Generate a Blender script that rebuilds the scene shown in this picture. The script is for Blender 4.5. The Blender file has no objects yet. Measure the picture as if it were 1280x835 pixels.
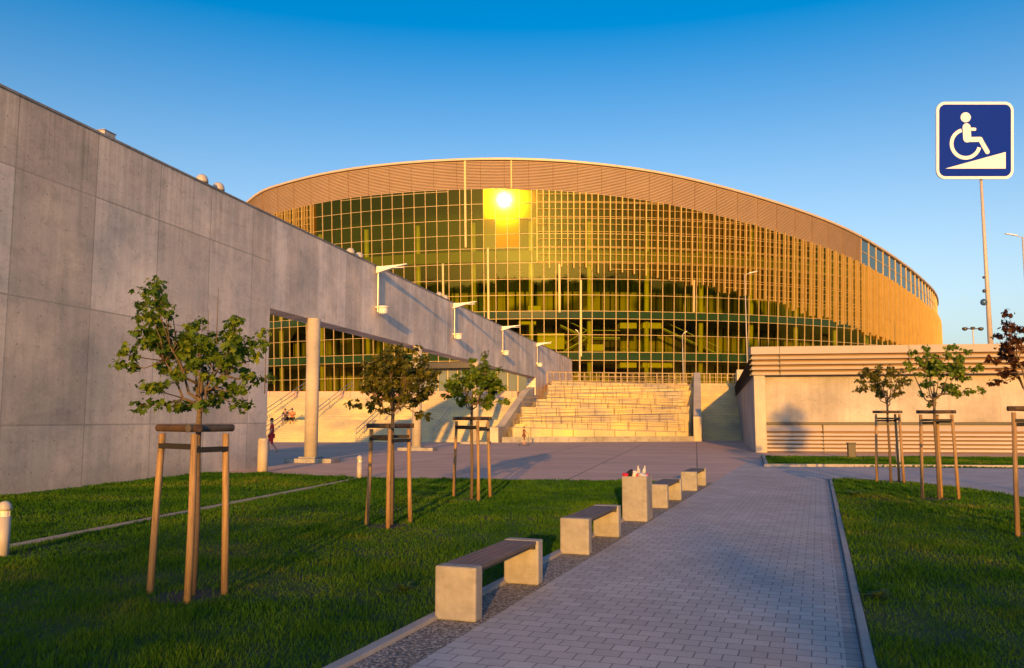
import bpy, bmesh, math, random
import numpy as np
from mathutils import Vector, Matrix
random.seed(7); RNG = np.random.default_rng(11)
S = bpy.context.scene; COL = S.collection
R = math.radians
# ------------------------------------------------------------------ camera
F = 1050.0; CX = 640.0; CY = 417.5; TH = math.atan(106.5 / F); EYE = 1.7
cd = bpy.data.cameras.new('camera'); cam = bpy.data.objects.new('camera', cd); COL.objects.link(cam)
cam.location = (0, 0, EYE); cam.rotation_euler = (math.pi / 2 + TH, 0, 0)
cd.sensor_width = 36.0; cd.lens = 36.0 * F / 1280.0; cd.clip_end = 6000; cd.clip_start = .05
S.camera = cam
def ray(px, py):
    u = (px - CX) / F; v = (py - CY) / F
    return u, math.cos(TH) + v * math.sin(TH), math.sin(TH) - v * math.cos(TH)
def G(px, py, z=0.0):                       # a surveyed ground point
    x, y, w = ray(px, py); t = (z - EYE) / w; return x * t, y * t
def ZY(px, py, Y):
    x, y, w = ray(px, py); t = Y / y; return x * t, EYE + w * t
# ------------------------------------------------------------------ light
SUN_H = 5.5; SUN_E = 7.0
w = bpy.data.worlds.new('World'); S.world = w; w.use_nodes = True
nt = w.node_tree; sky = nt.nodes.new('ShaderNodeTexSky'); sky.sky_type = 'NISHITA'; sky.sun_disc = False
sky.sun_elevation = R(SUN_E); sky.sun_rotation = R(180 + SUN_H); sky.air_density = 1.0; sky.dust_density = 1.6; sky.ozone_density = 3.0
hs = nt.nodes.new('ShaderNodeHueSaturation'); hs.inputs['Saturation'].default_value = 1.3
tcw = nt.nodes.new('ShaderNodeTexCoord'); sxw = nt.nodes.new('ShaderNodeSeparateXYZ'); nt.links.new(tcw.outputs['Generated'], sxw.inputs[0])
for inp, lo_v, hi_v in (('Saturation', .42, 1.6), ('Value', 1.12, .96)):
    mrw = nt.nodes.new('ShaderNodeMapRange'); mrw.inputs['From Min'].default_value = .0; mrw.inputs['From Max'].default_value = .56; mrw.inputs['To Min'].default_value = lo_v; mrw.inputs['To Max'].default_value = hi_v
    nt.links.new(sxw.outputs[2], mrw.inputs[0]); nt.links.new(mrw.outputs[0], hs.inputs[inp])
nt.links.new(sky.outputs[0], hs.inputs['Color']); nt.links.new(hs.outputs[0], nt.nodes['Background'].inputs[0])
nt.nodes['Background'].inputs[1].default_value = .145
ld = bpy.data.lights.new('sun', 'SUN'); lo = bpy.data.objects.new('sun', ld); COL.objects.link(lo)
ld.energy = 3.8; ld.angle = R(.55); ld.color = (1.0, .44, .045)
sd = Vector((math.sin(R(SUN_H)) * math.cos(R(SUN_E)), math.cos(R(SUN_H)) * math.cos(R(SUN_E)), -math.sin(R(SUN_E))))
lo.rotation_euler = sd.to_track_quat('-Z', 'Y').to_euler(); lo.location = (0, -30, 30)
S.view_settings.view_transform = 'Standard'; S.view_settings.look = 'None'; S.view_settings.gamma = 1
S.view_settings.exposure = .85
S.cycles.max_bounces = 8; S.cycles.transparent_max_bounces = 24; S.cycles.glossy_bounces = 4; S.cycles.diffuse_bounces = 4
S.cycles.sample_clamp_indirect = 6
# ------------------------------------------------------------------ materials
class NT:
    def __init__(s, name):
        s.m = bpy.data.materials.new(name); s.m.use_nodes = True; s.t = s.m.node_tree; s.b = s.t.nodes['Principled BSDF']
        s.out = s.t.nodes['Material Output']
    def n(s, typ, **kw):
        nd = s.t.nodes.new(typ)
        for k, v in kw.items():
            if k in nd.inputs: nd.inputs[k].default_value = v
            else: setattr(nd, k, v)
        return nd
    def l(s, a, b): s.t.links.new(a, b)
    def mixc(s, fac, a, b, mode='MIX'):
        m = s.n('ShaderNodeMix', data_type='RGBA', blend_type=mode)
        for i, v in ((0, fac), (6, a), (7, b)):
            if hasattr(v, 'links') or isinstance(v, bpy.types.NodeSocket): s.l(v, m.inputs[i])
            elif i == 0: m.inputs[0].default_value = v
            else: m.inputs[i].default_value = (*v, 1)
        return m.outputs[2]
    def ramp(s, src, stops):
        r = s.n('ShaderNodeValToRGB'); e = r.color_ramp.elements
        while len(e) < len(stops): e.new(.5)
        for el, (p, c) in zip(e, stops): el.position = p; el.color = (*c, 1) if len(c) == 3 else c
        s.l(src, r.inputs[0]); return r.outputs[0]
    def noise(s, vec, scale, detail=4, rough=.55):
        nd = s.n('ShaderNodeTexNoise', Scale=scale, Detail=detail, Roughness=rough)
        if vec is not None: s.l(vec, nd.inputs['Vector'])
        return nd.outputs['Fac']
    def coord(s, scale=(1, 1, 1), rot=(0, 0, 0), loc=(0, 0, 0), kind='Object'):
        tc = s.n('ShaderNodeTexCoord'); mp = s.n('ShaderNodeMapping'); s.l(tc.outputs[kind], mp.inputs[0])
        mp.inputs['Scale'].default_value = scale; mp.inputs['Rotation'].default_value = rot; mp.inputs['Location'].default_value = loc
        return mp.outputs[0]
    def bump(s, h, strength=.3, dist=.02):
        b = s.n('ShaderNodeBump', Strength=strength, Distance=dist); s.l(h, b.inputs['Height']); s.l(b.outputs[0], s.b.inputs['Normal'])
    def set(s, **kw):
        for k, v in kw.items(): s.b.inputs[k].default_value = v
def g(v): return (v, v, v)
def simple(name, col, rough=.6, metal=0., var=.25, scale=6., bump=.0):
    k = NT(name); v = k.coord(); n = k.noise(v, scale, 5)
    c = k.mixc(n, tuple(x * (1 - var) for x in col), tuple(min(1, x * (1 + var)) for x in col)); k.l(c, k.b.inputs['Base Color'])
    k.set(Roughness=rough, Metallic=metal)
    if bump: k.bump(k.noise(v, scale * 6, 6), bump, .01)
    return k.m
def concrete(name, base, panel=None, joint=.012, warm=(1.08, 1.0, .93), streak=.5, seamcol=.55, blotch=.8, ties=False, pv=.68, offset=0, rowh=1.0, vscale=(1, 1, 1)):
    """board-marked concrete, object space: x along, z up"""
    k = NT(name); v = k.coord()
    big = k.noise(v, .35, 5); fine = k.noise(v, 14, 6, .65); st = k.noise(k.coord(scale=(2.6, 2.6, .10)), 1.6, 5, .7)
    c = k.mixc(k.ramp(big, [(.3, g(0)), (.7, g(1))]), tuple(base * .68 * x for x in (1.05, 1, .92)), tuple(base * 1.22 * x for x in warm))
    c = k.mixc(streak, c, k.ramp(st, [(.28, g(.42)), (.5, g(.78)), (.72, g(1.02))]), 'MULTIPLY')
    c = k.mixc(.35, c, k.ramp(fine, [(.3, g(.6)), (.55, g(1))]), 'MULTIPLY')
    blot = k.noise(v, 1.9, 3, .8); c = k.mixc(blotch, c, k.ramp(blot, [(.52, g(1)), (.72, g(.62))]), 'MULTIPLY')
    warp = k.n('ShaderNodeTexNoise', Scale=.9, Detail=6., Roughness=.7, Distortion=1.2); k.l(k.coord(scale=(1, 1, 1.8)), warp.inputs['Vector']); c = k.mixc(blotch * .65, c, k.ramp(warp.outputs['Fac'], [(.35, g(.62)), (.5, g(1)), (.62, g(1.12))]), 'MULTIPLY')
    if panel:
        br = k.n('ShaderNodeTexBrick', offset=offset, offset_frequency=2, squash=1.0)
        sw = k.n('ShaderNodeSeparateXYZ'); k.l(k.coord(loc=panel[2] if len(panel) > 2 else (0, 0, 0)), sw.inputs[0])
        cb = k.n('ShaderNodeCombineXYZ'); k.l(sw.outputs[0], cb.inputs[0]); k.l(sw.outputs[2], cb.inputs[1]); k.l(cb.outputs[0], br.inputs['Vector'])
        br.inputs['Scale'].default_value = 1; br.inputs['Mortar Size'].default_value = joint; br.inputs['Mortar Smooth'].default_value = .2
        br.inputs['Brick Width'].default_value = panel[0]; br.inputs['Row Height'].default_value = panel[1]; br.inputs['Bias'].default_value = -.1
        br.inputs['Color1'].default_value = (1.06, 1.05, 1.05, 1); br.inputs['Color2'].default_value = (pv, pv * .95, pv * .90, 1); br.inputs['Mortar'].default_value = (seamcol, seamcol * .97, seamcol * .95, 1)
        c = k.mixc(.85, c, br.outputs['Color'], 'MULTIPLY')
    if ties:
        sp = k.n('ShaderNodeSeparateXYZ'); k.l(k.coord(loc=(panel[2] if panel else (0, 0, 0))), sp.inputs[0])
        def mt(op, a, b=None):
            q = k.n('ShaderNodeMath', operation=op)
            for ii, vv in enumerate((a, b)):
                if vv is None: continue
                if isinstance(vv, (int, float)): q.inputs[ii].default_value = vv
                else: k.l(vv, q.inputs[ii])
            return q.outputs[0]
        ax = mt('ABSOLUTE', mt('SUBTRACT', mt('PINGPONG', sp.outputs[0], .6575), .33)); az = mt('ABSOLUTE', mt('SUBTRACT', mt('PINGPONG', sp.outputs[2], .7325), .37))
        hole = mt('LESS_THAN', mt('ADD', mt('MULTIPLY', ax, ax), mt('MULTIPLY', az, az)), .00045); c = k.mixc(mt('MULTIPLY', hole, .5), c, (.08, .075, .07))
        s2 = k.n('ShaderNodeSeparateXYZ'); k.l(k.coord(), s2.inputs[0])
        rs = k.noise(k.coord(scale=(3.2, 1, .05)), 2.2, 5, .75); gz = k.n('ShaderNodeMapRange'); gz.inputs['From Min'].default_value = 6.2; gz.inputs['From Max'].default_value = 9.1; k.l(s2.outputs[2], gz.inputs[0])
        gl = k.n('ShaderNodeMapRange'); gl.inputs['From Min'].default_value = .7; gl.inputs['From Max'].default_value = .1; gl.inputs['To Max'].default_value = .6; k.l(s2.outputs[2], gl.inputs[0])
        c = k.mixc(mt('MULTIPLY', gz.outputs[0], .75), c, k.mixc(1., c, k.ramp(rs, [(.45, g(1)), (.62, (.62, .58, .54))]), 'MULTIPLY'))
        c = k.mixc(mt('MULTIPLY', gl.outputs[0], k.noise(k.coord(), 2.4, 5, .7)), c, (.16, .14, .11))
    k.l(c, k.b.inputs['Base Color']); k.set(Roughness=.82)
    hb = k.n('ShaderNodeMath', operation='ADD'); k.l(fine, hb.inputs[0]); k.l(big, hb.inputs[1]); k.bump(hb.outputs[0], .25, .01)
    return k.m
M = {}
M['wall'] = concrete('wall_concrete', .84, (2.63, 2.93, (-.72, 0, 1.37)), joint=.022, seamcol=.55, streak=.35, warm=(1.2, 1.0, .80), blotch=.5, ties=True, pv=.70)
M['beam'] = concrete('beam_concrete', .88, (.92, 20, (0, 0, 5)), joint=.010, seamcol=.72, warm=(1.2, 1.0, .80), pv=.85, blotch=.5)
M['cap'] = concrete('coping_concrete', .35, None)
M['conc'] = concrete('bench_concrete', .35, None, streak=.3, blotch=1.0, warm=(1.0, 1.0, .98))
M['col'] = concrete('column_concrete', .50, None, streak=.2, blotch=.3, warm=(1.15, 1.0, .75))
M['side'] = concrete('building_concrete', .40, (2.4, 6, (0, 0, 0)), joint=.008, seamcol=.7, streak=.3, blotch=.3, pv=.9)
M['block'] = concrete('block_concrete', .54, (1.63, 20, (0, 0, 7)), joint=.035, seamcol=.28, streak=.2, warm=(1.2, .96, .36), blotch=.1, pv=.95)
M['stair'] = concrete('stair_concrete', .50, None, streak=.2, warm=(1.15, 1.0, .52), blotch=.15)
def sheet_brick(name, c1, c2, mort, bw, rh, ms, offset=.5, rough=.8, noise=.5, bump=.5):
    k = NT(name); v = k.coord()
    br = k.n('ShaderNodeTexBrick', offset=offset, offset_frequency=2); k.l(v, br.inputs['Vector'])
    br.inputs['Scale'].default_value = 1; br.inputs['Mortar Size'].default_value = ms; br.inputs['Mortar Smooth'].default_value = .3
    br.inputs['Brick Width'].default_value = bw; br.inputs['Row Height'].default_value = rh
    br.inputs['Color1'].default_value = (*c1, 1); br.inputs['Color2'].default_value = (*c2, 1); br.inputs['Mortar'].default_value = (*mort, 1)
    big = k.noise(v, .45, 5, .6); fine = k.noise(v, 60, 4, .7)
    c = k.mixc(noise, br.outputs['Color'], k.ramp(big, [(.3, g(.62)), (.7, g(1.1))]), 'MULTIPLY')
    c = k.mixc(.4, c, k.ramp(fine, [(.3, g(.6)), (.6, g(1.08))]), 'MULTIPLY')
    spot = k.noise(v, 3.1, 2, .5); c = k.mixc(.7, c, k.ramp(spot, [(.70, g(1)), (.78, g(.6))]), 'MULTIPLY')
    k.l(c, k.b.inputs['Base Color']); k.set(Roughness=rough)
    sub = k.n('ShaderNodeMath', operation='MULTIPLY_ADD'); k.l(br.outputs['Fac'], sub.inputs[0]); sub.inputs[1].default_value = -1; k.l(fine, sub.inputs[2])
    k.bump(sub.outputs[0], bump, .008); return k.m
M['paver'] = sheet_brick('paver', (.56, .525, .52), (.45, .42, .42), (.19, .18, .18), .20, .165, .0055)
M['edge_paver'] = sheet_brick('edge_paver', (.43, .41, .41), (.30, .285, .29), (.08, .065, .065), .12, .165, .006, offset=0)
M['plaza'] = sheet_brick('plaza_slab', (.68, .46, .37), (.58, .40, .32), (.22, .165, .14), 3.6, 1.8, .03, offset=0, noise=.4, bump=.15)
def gravel():
    k = NT('gravel'); v = k.coord(); vo = k.n('ShaderNodeTexVoronoi', Scale=40.); k.l(v, vo.inputs['Vector'])
    c = k.ramp(vo.outputs['Color'], [(.2, (.20, .195, .195)), (.5, (.36, .345, .34)), (.9, (.60, .57, .55))])
    c = k.mixc(.8, c, k.ramp(vo.outputs['Distance'], [(.25, g(1)), (.6, g(.3))]), 'MULTIPLY')
    k.l(c, k.b.inputs['Base Color']); k.set(Roughness=.85); inv = k.n('ShaderNodeMath', operation='MULTIPLY'); k.l(vo.outputs['Distance'], inv.inputs[0]); inv.inputs[1].default_value = -1
    k.bump(inv.outputs[0], 1., .02); return k.m
M['gravel'] = gravel()
M['trail'] = simple('trail_stone', (.36, .32, .26), .9, 0, .5, 14, .5)
M['kerb'] = simple('kerb_concrete', (.34, .325, .32), .85, 0, .3, 5, .3)
M['soil'] = simple('soil', (.035, .045, .018), .95, 0, .5, 3, .6)
M['bare'] = simple('bare_soil', (.05, .035, .025), .95, 0, .5, 9, .8)
M['land'] = simple('land', (.10, .11, .06), .95, 0, .4, .05)
def blade():
    k = NT('grass_blade'); at = k.n('ShaderNodeAttribute', attribute_name='tint')
    c = k.ramp(at.outputs['Fac'], [(0, (.016, .075, .003)), (.4, (.042, .140, .006)), (.72, (.095, .185, .010)), (1, (.25, .20, .05))])
    k.l(c, k.b.inputs['Base Color']); k.set(Roughness=.65); k.b.inputs['Specular IOR Level'].default_value = .15
    tr = k.n('ShaderNodeBsdfTranslucent'); k.l(c, tr.inputs[0]); mx = k.n('ShaderNodeMixShader'); mx.inputs[0].default_value = .3
    k.l(k.b.outputs[0], mx.inputs[1]); k.l(tr.outputs[0], mx.inputs[2]); k.l(mx.outputs[0], k.out.inputs[0]); return k.m
M['blade'] = blade()
def leafmat(name, dark, mid, light):
    k = NT(name); at = k.n('ShaderNodeAttribute', attribute_name='tint')
    c = k.ramp(at.outputs['Fac'], [(0, dark), (.55, mid), (1, light)]); k.l(c, k.b.inputs['Base Color']); k.set(Roughness=.5)
    k.b.inputs['Specular IOR Level'].default_value = .3
    tr = k.n('ShaderNodeBsdfTranslucent'); k.l(c, tr.inputs[0]); mx = k.n('ShaderNodeMixShader'); mx.inputs[0].default_value = .48
    k.l(k.b.outputs[0], mx.inputs[1]); k.l(tr.outputs[0], mx.inputs[2]); k.l(mx.outputs[0], k.out.inputs[0]); return k.m
M['leaf'] = leafmat('leaf_green', (.034, .090, .009), (.13, .22, .014), (.28, .34, .03))
M['leaf_olive'] = leafmat('leaf_olive', (.040, .055, .010), (.11, .12, .015), (.24, .21, .03))
M['leaf_copper'] = leafmat('leaf_copper', (.045, .018, .010), (.11, .042, .018), (.20, .085, .03))
M['bark'] = simple('bark', (.13, .095, .065), .9, 0, .4, 25, .6)
def wood(name, col, stretch=(14, 14, .8), rough=.7):
    k = NT(name); n = k.noise(k.coord(scale=stretch), 3, 6, .7); kn = k.noise(k.coord(), 7, 2)
    c = k.mixc(k.ramp(n, [(.3, g(0)), (.7, g(1))]), tuple(x * .45 for x in col), tuple(x * 1.25 for x in col))
    c = k.mixc(.6, c, k.ramp(kn, [(.62, g(1)), (.72, g(.5))]), 'MULTIPLY'); k.l(c, k.b.inputs['Base Color']); k.set(Roughness=rough); k.bump(n, .3, .004); return k.m
M['stake'] = wood('stake_wood', (.35, .225, .105)); M['rail'] = wood('rail_wood', (.075, .045, .03), (2, 2, 2)); M['rail_grey'] = wood('rail_wood_grey', (.07, .063, .062), (2, 2, 2))
M['slat'] = wood('bench_wood', (.125, .104, .100), (12, .7, 12), .55)
M['rubber'] = simple('rubber', (.018, .017, .018), .75, 0, .3, 20)
M['steel'] = simple('steel', (.50, .48, .45), .42, .7, .15, 4)
M['paint'] = simple('grey_paint', (.44, .42, .40), .5, 0, .12, 4)
M['white'] = simple('white_paint', (.75, .74, .72), .45, 0, .08, 5)
M['dark'] = simple('dark_metal', (.05, .05, .055), .5, .4, .3, 6)
M['blue'] = simple('sign_blue', (.001, .024, .34), .45, 0, .05, 2)
M['blue'].node_tree.nodes['Principled BSDF'].inputs['Specular IOR Level'].default_value = .1
M['signwhite'] = simple('sign_white', (.74, .80, .92), .4, 0, .03, 2)
M['bluedome'] = simple('dome_blue', (.05, .12, .22), .3, .2, .1, 4)
M['gold'] = simple('gold_metal', (.52, .36, .11), .55, .25, .18, .8)
M['frame'] = simple('frame_metal', (.52, .40, .20), .55, .2, .12, .8)
M['bronze'] = simple('bronze_slat', (.47, .34, .22), .6, .1, .14, .5)
M['bronze_dark'] = simple('bronze_back', (.20, .125, .07), .7, 0, .2, .5)
M['rim'] = simple('rim_metal', (.50, .42, .31), .55, .1, .1, .5)
M['slats_y'] = simple('louvre_metal', (.62, .53, .38), .45, .3, .12, .7)
M['coping'] = simple('coping_metal', (.36, .31, .30), .6, 0, .12, .6)
M['grey_slat'] = simple('grey_slat', (.50, .45, .40), .55, .1, .15, .7)
M['rail_metal'] = simple('rail_metal', (.30, .22, .15), .5, .3, .12, .8)
M['roof'] = simple('roof_membrane', (.45, .44, .43), .8, 0, .2, .2)
M['inner'] = None
def innerwall():
    k = NT('interior_panel'); tc = k.n('ShaderNodeUVMap'); tc.uv_map = 'uv'
    br = k.n('ShaderNodeTexBrick', offset=0.0); k.l(tc.outputs[0], br.inputs['Vector']); br.inputs['Scale'].default_value = 1
    br.inputs['Brick Width'].default_value = 1.3; br.inputs['Row Height'].default_value = 5.2; br.inputs['Mortar Size'].default_value = .13
    br.inputs['Color1'].default_value = (.62, .50, .14, 1); br.inputs['Color2'].default_value = (.34, .26, .08, 1); br.inputs['Mortar'].default_value = (.05, .035, .02, 1)
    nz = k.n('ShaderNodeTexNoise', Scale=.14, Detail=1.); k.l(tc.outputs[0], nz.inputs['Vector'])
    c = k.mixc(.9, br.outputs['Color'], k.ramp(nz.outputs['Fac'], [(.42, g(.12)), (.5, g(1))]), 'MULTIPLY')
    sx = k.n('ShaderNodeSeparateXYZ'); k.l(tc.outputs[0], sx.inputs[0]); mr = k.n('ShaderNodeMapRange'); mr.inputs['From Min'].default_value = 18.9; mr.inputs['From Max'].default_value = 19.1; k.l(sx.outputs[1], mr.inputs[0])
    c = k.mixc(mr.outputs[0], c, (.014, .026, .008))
    k.l(c, k.b.inputs['Base Color']); k.set(Roughness=.7); return k.m
M['inner'] = innerwall()
M['slab'] = simple('floor_slab', (.20, .19, .16), .8, 0, .2, .5); M['ochre'] = simple('ochre_panel', (.75, .62, .14), .6, 0, .1, 1)
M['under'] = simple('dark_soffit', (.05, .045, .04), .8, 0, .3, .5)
def glass(name, tint, gloss, lo_, rough):
    k = NT(name); k.t.nodes.remove(k.b)
    tr = k.n('ShaderNodeBsdfTransparent'); tr.inputs[0].default_value = (*tint, 1)
    gl = k.n('ShaderNodeBsdfGlossy'); gl.inputs['Color'].default_value = (*gloss, 1); gl.inputs['Roughness'].default_value = rough
    lw = k.n('ShaderNodeLayerWeight', Blend=.25); mr = k.n('ShaderNodeMapRange'); mr.inputs['To Min'].default_value = lo_; mr.inputs['To Max'].default_value = .6
    k.l(lw.outputs['Facing'], mr.inputs[0]); mx = k.n('ShaderNodeMixShader'); k.l(mr.outputs[0], mx.inputs[0]); k.l(tr.outputs[0], mx.inputs[1]); k.l(gl.outputs[0], mx.inputs[2])
    k.l(mx.outputs[0], k.out.inputs[0]); return k.m
M['glass'] = glass('gold_glass', (.48, .56, .13), (.85, .60, .09), .04, .03)
M['glass_glint'] = glass('gold_glass_glint', (.46, .52, .11), (1.0, .52, .05), .05, .045)  # same gold glass, made glossier and more orange to strengthen the sun glint
M['spandrel'] = simple('green_spandrel', (.016, .042, .010), .12, 0, .15, .3)
M['grey_glass'] = glass('grey_glass', (.25, .27, .24), (.85, .85, .75), .4, .03)
M['pale_glass'] = simple('pale_glass', (.16, .20, .21), .08, 0, .15, .4)
M['skin'] = simple('skin', (.45, .25, .16), .6); M['red'] = simple('red_cloth', (.55, .02, .03), .8); M['navy'] = simple('dark_cloth', (.03, .03, .04), .85)
M['orange'] = simple('orange_cloth', (.55, .20, .07), .8); M['hair'] = simple('hair', (.03, .02, .012), .7); M['brown'] = simple('brown_cloth', (.16, .07, .04), .8)
M['redplastic'] = simple('red_card', (.50, .02, .06), .5); M['cup'] = simple('white_card', (.75, .72, .68), .6); M['clear'] = simple('cloudy_plastic', (.50, .52, .55), .25)
M['black'] = simple('black_plastic', (.015, .015, .015), .5)
M['led'] = simple('lamp_lens', (.70, .70, .66), .2)
# ------------------------------------------------------------------ mesh helpers
class MB:
    def __init__(s): s.v = []; s.f = []; s.mi = []; s.uv = None
    def quad(s, a, b, c, d, m=0):
        n = len(s.v); s.v += [tuple(a), tuple(b), tuple(c), tuple(d)]; s.f.append((n, n + 1, n + 2, n + 3)); s.mi.append(m)
    def poly(s, pts, m=0):
        n = len(s.v); s.v += [tuple(p) for p in pts]; s.f.append(tuple(range(n, n + len(pts)))); s.mi.append(m)
    def hexa(s, p, m=0):                     # 8 points: bottom ring 0-3, top ring 4-7
        n = len(s.v); s.v += [tuple(q) for q in p]
        for f in ((3, 2, 1, 0), (4, 5, 6, 7), (0, 1, 5, 4), (1, 2, 6, 5), (2, 3, 7, 6), (3, 0, 4, 7)):
            s.f.append(tuple(n + i for i in f)); s.mi.append(m)
    def box(s, x0, x1, y0, y1, z0, z1, m=0):
        s.hexa([(x0, y0, z0), (x1, y0, z0), (x1, y1, z0), (x0, y1, z0), (x0, y0, z1), (x1, y0, z1), (x1, y1, z1), (x0, y1, z1)], m)
    def tube(s, pts, rad, seg=8, m=0, cap=True):
        pts = [Vector(p) for p in pts]; rads = rad if isinstance(rad, (list, tuple)) else [rad] * len(pts); n0 = len(s.v); up = None
        for i, p in enumerate(pts):
            d = (pts[min(i + 1, len(pts) - 1)] - pts[max(i - 1, 0)]).normalized()
            if up is None: up = Vector((0, 0, 1)) if abs(d.z) < .9 else Vector((1, 0, 0))
            a = d.cross(up).normalized(); b = a.cross(d).normalized(); up = b
            for k in range(seg):
                t = 2 * math.pi * k / seg; s.v.append(tuple(p + (a * math.cos(t) + b * math.sin(t)) * rads[i]))
        for i in range(len(pts) - 1):
            for k in range(seg):
                k2 = (k + 1) % seg; s.f.append((n0 + i * seg + k, n0 + i * seg + k2, n0 + (i + 1) * seg + k2, n0 + (i + 1) * seg + k)); s.mi.append(m)
        if cap:
            s.f.append(tuple(n0 + k for k in range(seg))[::-1]); s.mi.append(m)
            s.f.append(tuple(n0 + (len(pts) - 1) * seg + k for k in range(seg))); s.mi.append(m)
    def lathe(s, prof, seg=20, c=(0, 0, 0), m=0):
        n0 = len(s.v)
        for r, z in prof:
            for k in range(seg):
                t = 2 * math.pi * k / seg; s.v.append((c[0] + r * math.cos(t), c[1] + r * math.sin(t), c[2] + z))
        for i in range(len(prof) - 1):
            for k in range(seg):
                k2 = (k + 1) % seg; s.f.append((n0 + i * seg + k, n0 + i * seg + k2, n0 + (i + 1) * seg + k2, n0 + (i + 1) * seg + k)); s.mi.append(m)
        s.f.append(tuple(n0 + k for k in range(seg))[::-1]); s.mi.append(m)
        s.f.append(tuple(n0 + (len(prof) - 1) * seg + k for k in range(seg))); s.mi.append(m)
    def prism(s, outline, z0, z1, m=0):
        n = len(outline); s.poly([(x, y, z1) for x, y in outline], m); s.poly([(x, y, z0) for x, y in outline][::-1], m)
        for i in range(n):
            a, b = outline[i], outline[(i + 1) % n]; s.quad((a[0], a[1], z0), (b[0], b[1], z0), (b[0], b[1], z1), (a[0], a[1], z1), m)
    def build(s, name, mat, parent=None, smooth=False, bevel=0, mat_space=None):
        me = bpy.data.meshes.new(name); me.from_pydata(s.v, [], s.f)
        for mm in (mat if isinstance(mat, list) else [mat]): me.materials.append(mm)
        me.polygons.foreach_set('material_index', s.mi)
        if s.uv is not None:
            u = me.uv_layers.new(name='uv'); u.data.foreach_set('uv', [c for p in s.uv for c in p])
        if smooth: me.polygons.foreach_set('use_smooth', [True] * len(me.polygons))
        me.update(); o = bpy.data.objects.new(name, me); COL.objects.link(o)
        if parent is not None: o.parent = parent
        if bevel:
            b = o.modifiers.new('bevel', 'BEVEL'); b.width = bevel; b.segments = 3; b.limit_method = 'ANGLE'; b.angle_limit = R(40)
        if mat_space is not None: o.matrix_world = mat_space
        return o
def tag(o, label=None, cat=None, group=None, kind=None):
    if label: o['label'] = label
    if cat: o['category'] = cat
    if group: o['group'] = group
    if kind: o['kind'] = kind
    return o
def empty(name, loc=(0, 0, 0), rz=0, label=None, cat=None, group=None):
    o = bpy.data.objects.new(name, None); COL.objects.link(o); o.location = loc; o.rotation_euler = (0, 0, rz); o.empty_display_size = .2
    return tag(o, label, cat, group)
def kids(o): return [c for c in list(bpy.data.objects) if c.parent == o]
def copy_tree(o, parent=None, tree=None):
    c = o.copy(); COL.objects.link(c); c.parent = parent
    for ch in kids(o): copy_tree(ch, c)
    return c
def struct(name, mb, mat, **kw):
    o = mb.build(name, mat, **kw); o['kind'] = 'structure'; return o
def frame_mat(origin, heading):             # local y along heading (clockwise from +Y), x to the right
    return Matrix.Translation(origin) @ Matrix.Rotation(-R(heading), 4, 'Z')
# ------------------------------------------------------------------ survey frames
PH = 19.9; PD = (math.sin(R(PH)), math.cos(R(PH))); PN = (PD[1], -PD[0])
def P(n, s, z=0): return (PN[0] * n + PD[0] * s, PN[1] * n + PD[1] * s, z)
WH = 12.3; WD = (math.sin(R(WH)), math.cos(R(WH))); WN = (WD[1], -WD[0]); W0 = (-15.4, 0.0)
def Wp(n, t, z=0): return (W0[0] + WN[0] * n + WD[0] * t, W0[1] + WN[1] * n + WD[1] * t, z)
def wallX(Y): return W0[0] + .218 * Y
# ------------------------------------------------------------------ ground
m = MB(); m.quad((-2500, -2500, -.06), (2500, -2500, -.06), (2500, 4000, -.06), (-2500, 4000, -.06)); struct('ground', m, M['land'])
m = MB(); m.quad((-60, -3, 0), (60, -3, 0), (60, 90, 0), (-60, 90, 0))
o = struct('plaza', m, M['plaza']); o.data.transform(Matrix.Rotation(R(WH), 4, 'Z')); o.rotation_euler = (0, 0, -R(WH))
m = MB(); m.box(-60, 200, -120, -2.95, -.05, -.01); struct('back_lawn_ground', m, M['land'])
m = MB(); m.quad((-2.69, -10, .004), (.13, -10, .004), (.13, 36, .004), (-2.69, 36, .004)); o = struct('path', m, M['paver'], mat_space=frame_mat((0, 0, 0), PH))
m = MB(); m.quad((.13, -10, .004), (.25, -10, .004), (.25, 25.65, .004), (.13, 25.65, .004)); struct('path_edge', m, M['edge_paver'], mat_space=frame_mat((0, 0, 0), PH))
m = MB(); inv = frame_mat((0, 0, 0), PH).inverted()
cross = [(9.0, 24.02), (9.25, 24.1), (10.95, 23.15), (10.9, 19), (12.0, 12), (15, 6), (30, 6), (30, 29.3), (17.64, 29.26), (9.2, 30.7), (10.4, 26.5)]
m.poly([tuple(inv @ Vector((x, y, .008))) for x, y in [(8.85, 24.2), (9.35, 24.1), (10.95, 23.1), (11.2, 20.5), (11.2, 17.6), (12.2, 12), (15, 4), (40, 4), (40, 27.6), (17.64, 29.26), (11.0, 30.55)]])
struct('cross_path', m, M['paver'], mat_space=frame_mat((0, 0, 0), PH))
m = MB(); m.quad((-3.1, -10, .002), (-2.69, -10, .002), (-2.69, 23.4, .002), (-3.1, 23.4, .002)); struct('gravel_strip', m, M['gravel'], mat_space=frame_mat((0, 0, 0), PH))
m = MB()
m.box(-3.2, -3.1, -10, 23.6, -.05, .035); m.box(.25, .32, -10, 25.6, -.05, .03)
struct('path_kerb', m, M['kerb'], mat_space=frame_mat((0, 0, 0), PH), bevel=.008)
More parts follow.
